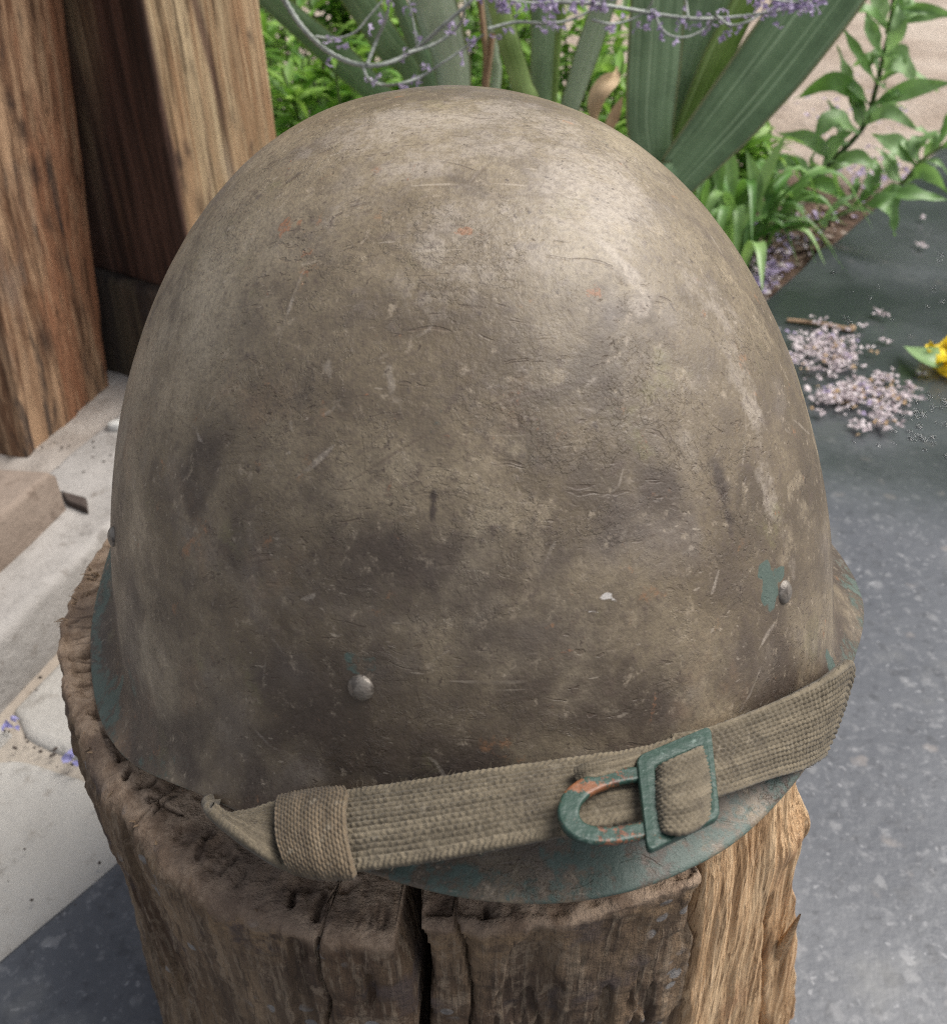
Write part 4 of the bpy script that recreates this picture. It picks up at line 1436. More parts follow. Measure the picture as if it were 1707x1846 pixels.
def rivets():
    nu = nv = 25
    g = np.linspace(-1, 1, nu)
    gx, gy = np.meshgrid(g, g, indexing='ij')
    dx, dy = gx * np.sqrt(1 - gy ** 2 / 2), gy * np.sqrt(1 - gx ** 2 / 2)
    r, h = .0031, .0018
    hz = h * np.sqrt(np.maximum(0, 1 - dx ** 2 - dy ** 2)) ** 1.0
    P = np.stack([dx * r, dy * r, hz], -1).reshape(-1, 3)
    P[:, 2] += (.00012 * fbm(P, 900., 3, 4)) * (P[:, 2] > .0002)
    me = None
    for bdeg, z in ((-26.4, .0724), (25.55, .0733), (-81.7, .0601), (88, .064), (150, .07), (-150, .07)):
        br = math.radians(bdeg)
        rr_ = float(rdome(br, z))
        p = np.array([rr_ * math.sin(br), -rr_ * math.cos(br), z])
        e_ = 1e-4
        d1 = np.array([float(rdome(br + e_, z)) * math.sin(br + e_), -float(rdome(br + e_, z)) * math.cos(br + e_), z]) - p
        d2 = np.array([float(rdome(br, z + e_)) * math.sin(br), -float(rdome(br, z + e_)) * math.cos(br), z + e_]) - p
        n_ = np.cross(d1, d2)
        n_ /= np.linalg.norm(n_)
        wp = wor(p)
        wn_ = wor(p + n_) - wp
        if me is None:
            o = mesh_np('rivet', P, grid(nu, nv), RIVET)
            me = o.data
        else:
            o = bpy.data.objects.new('rivet', me)
            COL.objects.link(o)
        o.location = wp - wn_ * .0002
        o.rotation_euler = Vector(wn_).to_track_quat('Z', 'Y').to_euler()
        o.parent = HELMET
        o.matrix_parent_inverse = world_of(HELMET).inverted()


rivets()


# ---------------------------------------------------------------- chin strap
def out_n(p):
    """horizontal-ish outward normal of the dome at a world point"""
    L = loc(p)
    n_ = np.array([L[0] / RX ** 2, L[1] / RY ** 2, .25 * L[2] / HH ** 2])
    n_ /= np.linalg.norm(n_)
    return wor(L + n_) - p


def on_ray_at(x, y, T, w, near=True):
    """point on the pixel's line of sight at distance w from T (the nearer one)"""
    d = ray(x, y)
    d = d / np.linalg.norm(d)
    c = CAM_POS - T
    b_ = d @ c
    q = b_ * b_ - (c @ c - w * w)
    if q < 0: return CAM_POS + d * (-b_)
    return CAM_POS + d * (-b_ - math.sqrt(q))


def ribbon(top, bot, nu, nv, h_fun, thick, bulge=0.):
    """woven band between two 3-D edge lines, yarns as real relief"""
    A_, B_ = catmull(top, nu), catmull(bot, nu)
    v = np.linspace(0, 1, nv)
    P = A_[:, None] * (1 - v)[None, :, None] + B_[:, None] * v[None, :, None]
    N = np.cross(np.gradient(P, axis=0), np.gradient(P, axis=1))
    N /= np.linalg.norm(N, axis=-1)[..., None] + 1e-12
    cdir = CAM_POS - P[nu // 2, nv // 2]
    if (N[nu // 2, nv // 2] @ cdir) < 0: N = -N
    P = P + N * (bulge * np.sin(np.pi * v))[None, :, None]
    mid = P[:, nv // 2]
    s = np.concatenate([[0], np.cumsum(np.linalg.norm(np.diff(mid, axis=0), axis=1))])
    q3 = P.reshape(-1, 3)
    ws = (.00045 * fbm(q3, 260., 3, 61)).reshape(nu, nv)
    wv = (.010 * fbm(q3, 230., 3, 62)).reshape(nu, nv) * np.minimum(1, np.minimum(v, 1 - v) * 12)[None]
    h = h_fun(s[:, None] + ws, np.clip(v[None] + wv, 0, .9999)) * (1 + .45 * fbm(q3, 520., 3, 63)).reshape(nu, nv)
    h = h + (.00012 * fbm(q3, 1500., 2, 64)).reshape(nu, nv)
    fb = fbm(P.reshape(-1, 3), 90., 3, 5).reshape(nu, nv)
    h = h + .00025 * fb
    e = np.minimum(v, 1 - v)[None]
    rnd = thick * (1 - np.sqrt(np.clip(1 - (1 - np.clip(e / .025, 0, 1)) ** 2, 0, 1)))
    frontP = P + N * (h - rnd * .5)[..., None]
    # ragged selvage
    rag = .00022 * fbm(np.stack([s * 1., 0 * s, 0 * s], -1), 1400., 2, 3)
    across = (B_ - A_) / np.linalg.norm(B_ - A_, axis=1)[:, None]
    frontP[:, 0] -= across * (rag + .0001)[:, None]
    frontP[:, -1] += across * (rag + .0001)[:, None]
    backP = P[:, ::6] - N[:, ::6] * thick
    nb_ = backP.shape[1]
    V = np.concatenate([frontP.reshape(-1, 3), backP.reshape(-1, 3)])
    F1 = grid(nu, nv)
    F2 = grid(nu, nb_)[:, ::-1] + nu * nv
    i = np.arange(nu - 1)
    o_ = nu * nv
    E1 = np.stack([i * nv, (i + 1) * nv, o_ + (i + 1) * nb_, o_ + i * nb_], -1)[:, ::-1]
    E2 = np.stack([i * nv + nv - 1, (i + 1) * nv + nv - 1, o_ + (i + 1) * nb_ + nb_ - 1, o_ + i * nb_ + nb_ - 1], -1)
    j_ = np.arange(nb_ - 1)

    def endcap(iu):
        a = iu * nv + np.minimum(np.arange(nb_) * 6, nv - 1)
        bq = o_ + iu * nb_ + np.arange(nb_)
        return np.stack([a[:-1], a[1:], bq[1:], bq[:-1]], -1)
    kk = np.floor(v * 15)
    yarn = .5 + .5 * np.sin(kk * 7.7 + 2.) [None] * np.ones((nu, 1))
    yarn = np.clip(.55 * yarn + .5 * fbm(np.stack([s[:, None] * np.ones((1, nv)) * 220, np.ones((nu, 1)) * kk[None] * 3.3, 0 * P[..., 0]], -1).reshape(-1, 3), 1., 3, 8).reshape(nu, nv) + .22, 0, 1)
    return V, [np.concatenate([F1, F2, E1, E2, endcap(0), endcap(nu - 1)])], np.concatenate([yarn.ravel(), np.full(len(V) - nu * nv, .5)])


def band(name, top, bot, nu, nv, h_fun, thick, bulge, mat, parent):
    V, F, yarn = ribbon(top, bot, nu, nv, h_fun, thick, bulge)
    return mesh_np(name, V, F, mat, parent, True, {'yarn': yarn})


def ribs(s, v):
    """lengthwise cords, closely tied by a thin weft"""
    n = 15
    k = np.floor(v * n)
    jit = .5 + .5 * np.sin(k * 12.9 + 1.) * np.cos(k * 4.1)
    cord = np.abs(np.sin(np.pi * v * n)) ** .45
    bead = .87 + .13 * np.cos(2 * np.pi * (s / .0017) + np.pi * k + .8 * np.sin(s * 900 + k * 3))
    sel = smooth(.10, .05, np.minimum(v, 1 - v))
    tw = .5 + .5 * np.cos(2 * np.pi * (s / .0013 + v * 9))
    return .00070 * (cord * bead * (.75 + .25 * jit) * (1 - sel) + sel * (.65 + .35 * tw))


def herring(s, v):
    n = 16
    k = np.floor(v * n)
    tri = np.abs((k / 8. % 1.) - .5) * 8
    cord = np.abs(np.sin(np.pi * v * n)) ** .6
    tw = .5 + .5 * np.cos(2 * np.pi * (s / .0019 + tri * .36 + .06 * np.sin(s * 800 + k * 2)))
    sel = smooth(.08, .03, np.minimum(v, 1 - v))
    return .00072 * (cord * (.25 + .75 * tw ** .8) * (1 - sel) + sel * (.6 + .2 * tw))


def tight(s, v):
    n = 20
    k = np.floor(v * n)
    c_ = np.abs(np.sin(np.pi * v * n)) ** .8
    a = np.abs(np.sin(np.pi * (s / .0016 + .5 * (k % 2)))) ** .8
    return .00036 * c_ * (.15 + .85 * a)


def strap():
    root = None
    off = .0030
    tops_px = [(470, 1447), (500, 1441), (560, 1432), (625, 1424), (760, 1405), (900, 1384), (1050, 1363), (1145, 1350), (1215, 1330), (1285, 1308), (1400, 1264), (1470, 1232), (1505, 1212), (1533, 1191)]
    bots_px = [(500, 1560), (530, 1572), (580, 1578), (640, 1571), (780, 1552), (920, 1525), (1040, 1500), (1150, 1478), (1220, 1460), (1300, 1435), (1385, 1406), (1440, 1390), (1462, 1380), (1482, 1366)]
    W = .0195
    T, B = [], []
    for i, ((x, y), (x2, y2)) in enumerate(zip(tops_px, bots_px)):
        p = shell_hit(x, y)
        if p is None:
            p = T[-1] + (T[-1] - T[-2]) * .8 if False else on_ray_at(x, y, T[-1], .009)
            d = ray(x, y)
            # stand just outside the brim
            ts = np.linspace(.15, .4, 2000)
            Lc = loc(CAM_POS + d * ts[:, None])
            gap = np.abs(np.hypot(Lc[:, 0], Lc[:, 1]) - shell_r(np.arctan2(Lc[:, 0], -Lc[:, 1]), np.maximum(Lc[:, 2], brim(np.degrees(np.arctan2(Lc[:, 0], -Lc[:, 1])))[0])))
            p = CAM_POS + d * ts[np.argmin(gap + np.abs(Lc[:, 2] - .022) * .5)]
            T.append(p)
        else:
            T.append(p + out_n(p) * off)
        w = W
        q = on_ray_at(x2, y2, T[-1], w)
        B.append(q)
    T, B = np.array(T), np.array(B)
    # re-aim so the edge stays on its own line of sight after the offset
    for i, (x, y) in enumerate(tops_px):
        d = ray(x, y)
        T[i] = CAM_POS + d * ((T[i] - CAM_POS) @ FWD)
    for k in range(3):
        B[1:-1] = .25 * B[:-2] + .5 * B[1:-1] + .25 * B[2:] if k < 1 else B[1:-1]
    for i, (x, y) in enumerate(bots_px):
        d = ray(x, y)
        B[i] = CAM_POS + d * ((B[i] - CAM_POS) @ FWD)
    # push each cross line towards the viewer until it clears the brim
    vv = np.linspace(0, 1, 25)[:, None]
    for i in range(len(T)):
        for _ in range(60):
            Lc = loc(T[i] * (1 - vv) + B[i] * vv)
            b_ = np.arctan2(Lc[:, 0], -Lc[:, 1])
            ze = brim(np.degrees(b_))[0]
            need = np.where(Lc[:, 2] > ze - .003, shell_r(b_, np.maximum(Lc[:, 2], ze)) + .0024, 0)
            if (np.hypot(Lc[:, 0], Lc[:, 1]) > need).all(): break
            for Q_ in (T, B):
                d = Q_[i] - CAM_POS
                Q_[i] = CAM_POS + d * (1 - .0004 / np.linalg.norm(d))
    for Q_ in (T, B):                                   # even out the depths
        dep_ = (Q_ - CAM_POS) @ FWD
        sm_ = dep_.copy()
        for _ in range(2): sm_[1:-1] = np.minimum(sm_[1:-1], .25 * sm_[:-2] + .5 * sm_[1:-1] + .25 * sm_[2:])
        Q_ += (Q_ - CAM_POS) * (sm_ / dep_ - 1)[:, None]
    return T, B


ST, SB = strap()
STRAP = band('chin_strap', ST[2:9], SB[2:9], 620, 112, ribs, .0015, .0012, WEB, HELMET)
STRAP['label'] = 'olive webbing chin strap with lengthwise cords across the front of the helmet'


def px_pt(x, y, ref, off=0.):
    """point seen at a pixel, at the depth of a reference point moved off towards the viewer"""
    return CAM_POS + ray(x, y) * ((ref - CAM_POS) @ FWD - off)


# right half: herringbone piece, ends folded back under the brim
tr, br_ = list(ST[8:]), list(SB[8:])
tr[0] = tr[0] - out_n(ST[8]) * .0012
br_[0] = br_[0] - out_n(ST[8]) * .0012
f1 = px_pt(1538, 1205, ST[-1], -.010)
f2 = px_pt(1482, 1362, SB[-1], -.010)
g1 = px_pt(1520, 1215, ST[-1], -.030)
g2 = px_pt(1462, 1350, SB[-1], -.030)
band('strap_tail', np.array(tr + [f1, g1]), np.array(br_ + [f2, g2]), 420, 112, herring, .0015, .0008, WEB, STRAP)

# left end: the band twists and slips under the brim
k0, k1 = ST[2], SB[2]
lt = [px_pt(565, 1434, ST[2], -.0012), px_pt(500, 1443, ST[1], -.001), px_pt(450, 1460, ST[0], .002), px_pt(414, 1467, ST[0], .001), px_pt(390, 1460, ST[0], -.002), px_pt(375, 1446, ST[0], -.005), px_pt(392, 1440, ST[0], -.020)]
lb = [px_pt(580, 1577, SB[2], -.0012), px_pt(520, 1570, SB[1], -.001), px_pt(466, 1535, SB[0], .001), px_pt(424, 1502, SB[0], -.001), px_pt(396, 1478, SB[0], -.005), px_pt(378, 1456, SB[0], -.009), px_pt(396, 1450, SB[0], -.024)]
band('strap_tail', np.array(lt), np.array(lb), 260, 96, ribs, .0016, .0012, WEB, STRAP)


# keeper loop of coarser webbing wrapped round the strap
def keeper():
    refT, refB = ST[2], SB[2]
    rows_px = [[(500, 1434), (560, 1424), (622, 1417)],
               [(496, 1445), (558, 1436), (627, 1428)],
               [(494, 1470), (556, 1464), (622, 1458)],
               [(496, 1510), (560, 1508), (624, 1503)],
               [(508, 1548), (570, 1551), (633, 1549)],
               [(522, 1570), (580, 1580), (640, 1580)],
               [(530, 1574), (585, 1584), (640, 1584)]]
    offs = [-.001, .0022, .0036, .0040, .0036, .0024, -.001]
    vs = [0, .06, .25, .55, .85, .97, 1]
    L, Rg = [], []
    for row, o_, v_ in zip(rows_px, offs, vs):
        dl = (ST[1] * (1 - v_) + SB[1] * v_)
        dr = (ST[3] * (1 - v_) + SB[3] * v_)
        L.append(px_pt(*row[0], dl, o_))
        Rg.append(px_pt(*row[2], dr, o_ + .0004))
    return band('keeper_loop', np.array(L), np.array(Rg), 200, 130, tight, .0014, .0006, WEB2, STRAP)


keeper()


# buckle: flat frame with a window, over the strap
def frame_mesh(outer, inner, n_, th):
    outer, inner = np.asarray(outer), np.asarray(inner)

    def rounded(q, f, k=7):
        r = []
        for i in range(4):
            p0, p1, p2 = q[i - 1], q[i], q[(i + 1) % 4]
            a = p1 + (p0 - p1) * f
            b_ = p1 + (p2 - p1) * f
            for t in np.linspace(0, 1, k): r.append((1 - t) ** 2 * a + 2 * t * (1 - t) * p1 + t * t * b_)
        return np.array(r)
    O, I = rounded(outer, .10), rounded(inner, .06)
    cen = outer.mean(0)
    rows = []
    d = I - O
    dl = np.linalg.norm(d, axis=1)[:, None]
    d /= dl
    bv = .00035
    rows = [O - n_ * th, O - n_ * bv * 0 - n_ * .0006, O + d * bv * .35 - n_ * .0002, O + d * bv, O + d * (dl * .5) + n_ * .0001, I - d * bv, I - d * bv * .35 - n_ * .0002, I - n_ * .0006, I - n_ * th]
    P = np.stack(rows, 1)
    k, m_ = P.shape[:2]
    # subdivide along the loop for uneven metal
    P2 = np.concatenate([P, P[:1]], 0)
    return np.concatenate([P, P[:1]], 0).reshape(-1, 3), np.concatenate([grid(k + 1, m_), np.stack([np.arange(k) * m_, np.arange(k) * m_ + m_ - 1, (np.arange(k) + 1) * m_ + m_ - 1, (np.arange(k) + 1) * m_], -1)])


iB = 8
rT, rB = ST[8], SB[8]
ctr_n = out_n(ST[8])
ctr_n = ctr_n / np.linalg.norm(ctr_n)
acr = (SB[8] - ST[8]) / np.linalg.norm(SB[8] - ST[8])
alo = ST[9] - ST[7]
alo /= np.linalg.norm(alo)
bn_ = np.cross(alo, acr)
bn_ /= np.linalg.norm(bn_)
if bn_ @ (CAM_POS - ST[8]) < 0: bn_ = -bn_
B0 = .5 * (rT + rB) + bn_ * .0053


def on_buckle(x, y, off=0.):
    d = ray(x, y)
    return CAM_POS + d * (((B0 + bn_ * off - CAM_POS) @ bn_) / (d @ bn_))


fo = [on_buckle(1146, 1362), on_buckle(1281, 1306), on_buckle(1299, 1472), on_buckle(1167, 1536)]
fi = [on_buckle(1181, 1380), on_buckle(1264, 1343), on_buckle(1280, 1456), on_buckle(1192, 1501)]
BUCK = mesh_np('buckle', *frame_mesh(fo, fi, bn_, .0013), TEAL, STRAP, False)
BUCK['label'] = 'chipped green rectangular buckle frame'
bm_ = BUCK.modifiers.new('edge', 'BEVEL') if False else None

# rusty U-shaped hook that passes behind the frame
up_ = [(1190, 1394), (1150, 1397), (1115, 1401), (1080, 1410), (1050, 1424), (1030, 1444), (1024, 1466), (1030, 1486), (1046, 1500), (1070, 1507), (1105, 1507), (1150, 1500), (1195, 1490)]
hp = catmull([on_buckle(x, y, -.0014) for x, y in up_], 90)
t_ = np.linspace(0, 1, 90)
V, F = tube(hp, .00175 + .00045 * np.sin(np.pi * t_) ** 2, 18)
cc = hp.repeat(19, 0)
rel = V - cc
n_c = (rel @ bn_)[:, None] * bn_
flat_ = rel - n_c
V = cc + flat_ * 1.0 + np.sign(rel @ bn_)[:, None] * bn_ * np.minimum(np.abs(rel @ bn_), .00085)[:, None]
V += (.00012 * fbm(V, 500., 3, 3))[:, None] * bn_
tr_ = t_.repeat(19)
hook = mesh_np('hook', V, F, TEAL_RUSTY, STRAP, True, {'rust': np.clip(smooth(.09, .13, tr_) * smooth(.27, .21, tr_) * .40 + smooth(.72, .78, tr_) * smooth(.95, .90, tr_) * .44, 0, 1)})
hook['label'] = 'green U-shaped hook with orange rust on both arms'

# end of the strap looped through the window of the frame
rows = [((1158, 1392), (1168, 1512), -.0030), ((1180, 1384), (1188, 1503), -.0012), ((1196, 1374), (1202, 1502), .0012), ((1225, 1360), (1233, 1503), .0020), ((1250, 1349), (1262, 1492), .0014), ((1268, 1342), (1280, 1476), -.0006), ((1276, 1344), (1284, 1468), -.0030)]
band('strap_end', np.array([on_buckle(*a, o_) for a, b_, o_ in rows]), np.array([on_buckle(*b_, o_) for a, b_, o_ in rows]), 130, 112, tight, .0012, .0008, WEB, STRAP)

# stitched lump where the hook is sewn in
lump = [((1036, 1384), (1040, 1408), .0005), ((1062, 1374), (1066, 1404), .0022), ((1100, 1364), (1104, 1394), .0024), ((1150, 1352), (1152, 1380), .0012)]
band('stitched_fold', np.array([on_buckle(*a, o_ - .003) for a, b_, o_ in lump]), np.array([on_buckle(*b_, o_ - .003) for a, b_, o_ in lump]), 70, 40, tight, .002, .0012, WEB, STRAP)


# loose hairs of the webbing
def hairs():
    bag = Bag()
    for i in range(150):
        k = random.uniform(0, 10.9)
        j_, f = int(k), k % 1
        top = random.random() < .55
        e_ = (ST if top else SB)
        p = e_[j_ + 2 if j_ + 3 < len(e_) else j_] * (1 - f) + e_[min(j_ + 3, len(e_) - 1)] * f if j_ + 3 < len(e_) else e_[-2]
        dv = -acr * (1 if top else -1) * random.uniform(.2, 1) + bn_ * random.uniform(.1, .8) + alo * random.gauss(0, .9)
        dv /= np.linalg.norm(dv)
        l = random.uniform(.0008, .0026)
        q = [p, p + dv * l * .5, p + dv * l + alo * random.gauss(0, l * .35)]
        V, F = tube(q, [.00007, .00006, .00003], 3)
        bag.add(V, F, random.random())
    o = bag.build('loose_fibres', WEB, STRAP)
    o['kind'] = 'stuff'


hairs()


# ================================================================== PLANTS
def leaf(base, tip, width, arch=.15, up=(0, 0, 1), nl=9, fold=.25, belly=.42, twist=0., pts=None, wob=0.):
    """one leaf blade: 5 columns, V-folded along the midrib; returns V, F"""
    if pts is None:
        base, tip = np.asarray(base, float), np.asarray(tip, float)
        L = np.linalg.norm(tip - base)
        t = np.linspace(0, 1, nl)
        c = base + (tip - base) * t[:, None] + np.outer(np.sin(np.pi * t), np.asarray(up, float)) * arch * L
    else:
        c = catmull(pts, nl)
        t = np.linspace(0, 1, nl)
    T = np.gradient(c, axis=0)
    T /= np.linalg.norm(T, axis=1)[:, None] + 1e-12
    u = np.asarray(up, float)
    Sd = np.cross(T, u)
    Sd /= np.linalg.norm(Sd, axis=1)[:, None] + 1e-9
    N = np.cross(Sd, T)
    if twist:
        a = twist * t
        Sd, N = Sd * np.cos(a)[:, None] + N * np.sin(a)[:, None], N * np.cos(a)[:, None] - Sd * np.sin(a)[:, None]
    w = np.sin(np.pi * np.clip(t, 0, 1) ** (math.log(.5) / math.log(belly))) ** 1.15 * width * .5
    w[0] = width * .07
    V = []
    for k in (-1, -.5, 0, .5, 1):
        V.append(c + Sd * (w * k)[:, None] + N * (w * abs(k) * fold + (wob * width * np.sin(t * 19 + k * 2) * abs(k)))[:, None])
    V = np.stack(V, 1).reshape(-1, 3)
    return V, grid(nl, 5)


def iris_leaf(pts_px, Y, root, mat, ground=None, seed=0, extend=.22, twist=0., vary=.5):
    """sword leaf from (x, y, width) at heights seen in the photo, on the upright plane Y; continued to the soil and above the frame"""
    C_, Wd = [], []
    for x, y, w in pts_px:
        p = aty(x, y, Y)
        C_.append(p)
        Wd.append(.92 * w / FPX * ((p - CAM_POS) @ FWD))
    C_, Wd = np.array(C_), np.array(Wd)
    # up: continue beyond the frame
    d = C_[0] - C_[1]
    d /= np.linalg.norm(d)
    if extend > .02:
        topp = [C_[0] + d * extend + np.array([0, .02, 0]), C_[0] + d * extend * .5]
        C_ = np.vstack([topp, C_])
        Wd = np.concatenate([[.002, Wd[0] * .8], Wd])
    else:
        C_ = np.vstack([[C_[0] + d * extend], C_])
        Wd = np.concatenate([[.001], Wd])
    if ground is not None:
        C_ = np.vstack([C_, [ground]])
        Wd = np.concatenate([Wd, [Wd[-1] * .8]])
    n = 44
    c = catmull(C_, n)
    seg = np.linspace(0, 1, len(Wd))
    w = np.interp(np.linspace(0, 1, n), seg, Wd)
    T = np.gradient(c, axis=0)
    T /= np.linalg.norm(T, axis=1)[:, None]
    side = np.cross(T, np.array([0, 1., .05]))
    side /= np.linalg.norm(side, axis=1)[:, None]
    N = np.cross(side, T)
    tw = twist * np.linspace(0, 1, n)
    side, N = side * np.cos(tw)[:, None] + N * np.sin(tw)[:, None], N * np.cos(tw)[:, None] - side * np.sin(tw)[:, None]
    m_ = 13
    k = np.linspace(-1, 1, m_)
    V = []
    for s_ in (1, -1):
        for kk in (k if s_ == 1 else k[::-1]):
            thick = .0022 * (1 - kk * kk) + .0004 * math.sin(kk * 21) * (1 - kk * kk)
            V.append(c + side * (w * .5 * kk)[:, None] + N * (s_ * thick))
    V = np.stack(V, 1)
    V = V + .002 * fbm(V.reshape(-1, 3), 7., 2, seed).reshape(V.shape[:2])[..., None] * N[:, None]
    V = np.concatenate([V, V[:, :1]], 1)
    sd_ = np.tile(np.concatenate([k, k[::-1], k[:1]])[None], (n, 1))
    return mesh_np('leaf', V.reshape(-1, 3), grid(n, 2 * m_ + 1), mat, root, True, {'side': sd_.ravel(), 'vary': np.full(V.shape[0] * V.shape[1], vary)})


GS = G - .004
# right fan
YI = .60
gb = np.array([aty(1190, 420, YI)[0], YI, GS])
ir = thing('iris_plant', 'big iris fan of broad blue-green sword leaves rising right behind the helmet', 'plant', gb)
iris_leaf([(1186, 0, 110), (1178, 120, 108), (1172, 220, 96), (1176, 330, 66)], YI, ir, IRISM, gb + [-.01, 0, 0], 1, .25, .05, .25)
iris_leaf([(1275, 0, 130), (1238, 120, 100), (1205, 240, 60), (1188, 340, 36)], YI + .02, ir, IRISM, gb, 2, .22, -.05, .45)
iris_leaf([(1345, 0, 56), (1290, 110, 62), (1235, 230, 44), (1196, 320, 22)], YI + .008, ir, IRISY, gb + [.004, 0, 0], 3, .20, .1, .5)
iris_leaf([(1478, 0, 160), (1395, 110, 150), (1310, 215, 128), (1222, 318, 92), (1195, 360, 60)], YI - .02, ir, IRISM, gb + [.012, 0, 0], 4, .30, -.1, .1)
# centre and left fans
Y2 = .68
gb2 = np.array([aty(980, 300, Y2)[0], Y2, GS])
ir2 = thing('iris_plant', 'iris fan with a bright yellow-green blade directly above the helmet crown', 'plant', gb2)
iris_leaf([(893, -20, 44), (915, 70, 44), (940, 150, 42), (962, 240, 34)], Y2 - .03, ir2, IRISY, gb2 + [-.01, 0, 0], 5, .10, .1, .85)
iris_leaf([(985, -10, 62), (982, 80, 56), (975, 180, 44)], Y2, ir2, IRISM, gb2, 6, .22, 0, .75)
iris_leaf([(1090, 0, 48), (1060, 90, 50), (1028, 190, 40), (1005, 260, 26)], Y2 + .02, ir2, IRISP, gb2 + [.008, 0, 0], 7, .15, .1, .15)
iris_leaf([(1010, 20, 14), (1004, 100, 14), (998, 200, 12)], Y2 - .01, ir2, IRISY, gb2 + [.004, 0, 0], 8, .1, 0, .5)
Y3 = .74
gb3 = np.array([aty(810, 300, Y3)[0], Y3, GS])
ir3 = thing('iris_plant', 'iris fan with a wide pale striped blade and dark blades leaning left', 'plant', gb3)
iris_leaf([(778, -10, 92), (802, 80, 84), (818, 170, 70)], Y3, ir3, IRISP, gb3, 9, .25, .05, .45)
iris_leaf([(640, -10, 60), (700, 80, 62), (760, 175, 48)], Y3 + .03, ir3, IRISM, gb3 + [-.01, 0, 0], 10, .2, .1, .1)
iris_leaf([(560, 60, 54), (620, 112, 60), (690, 178, 50), (740, 240, 40)], Y3 + .05, ir3, IRISM, gb3 + [-.02, 0, 0], 11, .14, .1, .05)
iris_leaf([(715, -10, 30), (745, 70, 34), (775, 160, 30)], Y3 - .01, ir3, IRISM, gb3, 12, .18, 0, .0)
iris_leaf([(880, 30, 20), (890, 100, 22), (890, 180, 20)], Y3 + .02, ir3, IRISP, gb3 + [.01, 0, 0], 13, .12, 0, .3)

# dead curled iris leaves
dl = thing('dry_leaf', 'curled tan dead leaf between the iris fans', 'leaf', aty(1080, 250, .62))
cpts = [aty(x, y, .62 + dy) for x, y, dy in ((1112, 120, .02), (1108, 140, .012), (1090, 152, 0), (1075, 175, -.005), (1070, 205, 0), (1072, 260, .01))]
V, F = leaf(None, None, .016, pts=cpts, nl=20, up=(0, -1, .2), fold=.6, belly=.5)
mesh_np('blade', V, F, DRYL, dl, True, {'vary': np.full(len(V), .9)})
cpts = [aty(x, y, .60) for x, y in ((1122, 175), (1108, 205), (1096, 235), (1090, 280))]
V, F = leaf(None, None, .010, pts=cpts, nl=14, up=(0, -1, .2), fold=.5)
mesh_np('blade', V, F, DRYL, dl, True, {'vary': np.full(len(V), .3)})
ds = thing('dry_stalk', 'thin brown dead stalk beside the yellow-green iris blade', 'stalk', aty(870, 260, .70))
for pts in ([(866, 0), (872, 60), (876, 110), (872, 180), (870, 260)], [(888, 60), (882, 110), (876, 160), (872, 260)]):
    V, F = tube(catmull([aty(x, y, .70) for x, y in pts], 20), .0032, 6)
    mesh_np('stem', V, F, TWIGM, ds, True, {'vary': np.full(len(V), .6)})


# bushy herbs behind: each a plant with a stem bundle and its foliage
def herb(x, y, h, r, n, label, mat, llen=(.03, .06), lw=.2, droop=.25, seed=0, group=None, fill=1.):
    rnd = random.Random(seed)
    root = thing('leafy_plant', label, 'plant', (x, y, GS), group)
    st, fo = Bag(), Bag()
    ns = max(5, n // 45)
    for i in range(ns):
        a = rnd.uniform(0, 6.28)
        rr_ = r * math.sqrt(rnd.random())
        hh = h * rnd.uniform(.55, 1.05) * (1 - .35 * rr_ / r)
        p0 = np.array([x + .35 * rr_ * math.cos(a), y + .35 * rr_ * math.sin(a), GS])
        p1 = np.array([x + rr_ * math.cos(a), y + rr_ * math.sin(a), GS + hh])
        c = catmull([p0, p0 * .55 + p1 * .45 + np.array([0, 0, hh * .12]), p1], 12)
        V, F = tube(c, np.linspace(.0026, .001, 12), 5)
        st.add(V, F, rnd.random())
        m_ = n // ns
        for j_ in range(m_):
            t = rnd.uniform(.12, 1.)
            p = c[min(11, int(t * 11))]
            b_ = rnd.uniform(0, 6.28)
            L = rnd.uniform(*llen)
            dv = np.array([math.cos(b_), math.sin(b_), rnd.uniform(-.35, .8)])
            dv /= np.linalg.norm(dv)
            V, F = leaf(p, p + dv * L, L * lw * rnd.uniform(.8, 1.25), rnd.uniform(.02, droop), nl=6, fold=rnd.uniform(.1, .45), up=(rnd.gauss(0, .2), rnd.gauss(0, .2), 1))
            fo.add(V, F, rnd.random())
    st.build('stem', STEMD, root)
    o = fo.build('foliage', mat, root)
    o['kind'] = 'stuff'
    return root


herb(-.13, .80, .30, .10, 900, 'bushy bright green herb beside the tan timber post', GREEN, (.03, .055), .24, .2, 1)
herb(-.22, .98, .36, .13, 900, 'taller feathery green herb behind the tan timber post', GREEN, (.035, .065), .16, .2, 2)
herb(-.03, 1.00, .34, .13, 900, 'dense green herb behind the dark leaning iris blades', GREEN, (.035, .06), .22, .2, 3)
herb(.14, .98, .33, .13, 900, 'dense green herb behind the yellow-green iris blade', GREEN, (.035, .06), .2, .2, 4)
herb(.28, .92, .26, .10, 600, 'low green herb directly behind the big iris fan', GREEN, (.035, .06), .2, .2, 5)
herb(-.40, 1.25, .5, .2, 900, 'broad green bush far behind the timber posts', GREEN, (.04, .07), .22, .2, 6)
herb(-.17, 1.22, .46, .14, 900, 'green bush filling the gap behind the leaning iris blades', GREEN, (.035, .065), .2, .2, 31)
herb(.10, .84, .27, .08, 500, 'young green herb just left of the big iris fan', GREEN, (.03, .05), .22, .2, 32)
herb(.02, 1.4, .42, .2, 900, 'broad green bush in the background above the helmet', GREEN, (.04, .08), .22, .2, 7)
herb(-.085, .60, .13, .06, 160, 'low herb with small pale green leaves just above the left of the helmet', GREEN2, (.02, .035), .36, .2, 8)


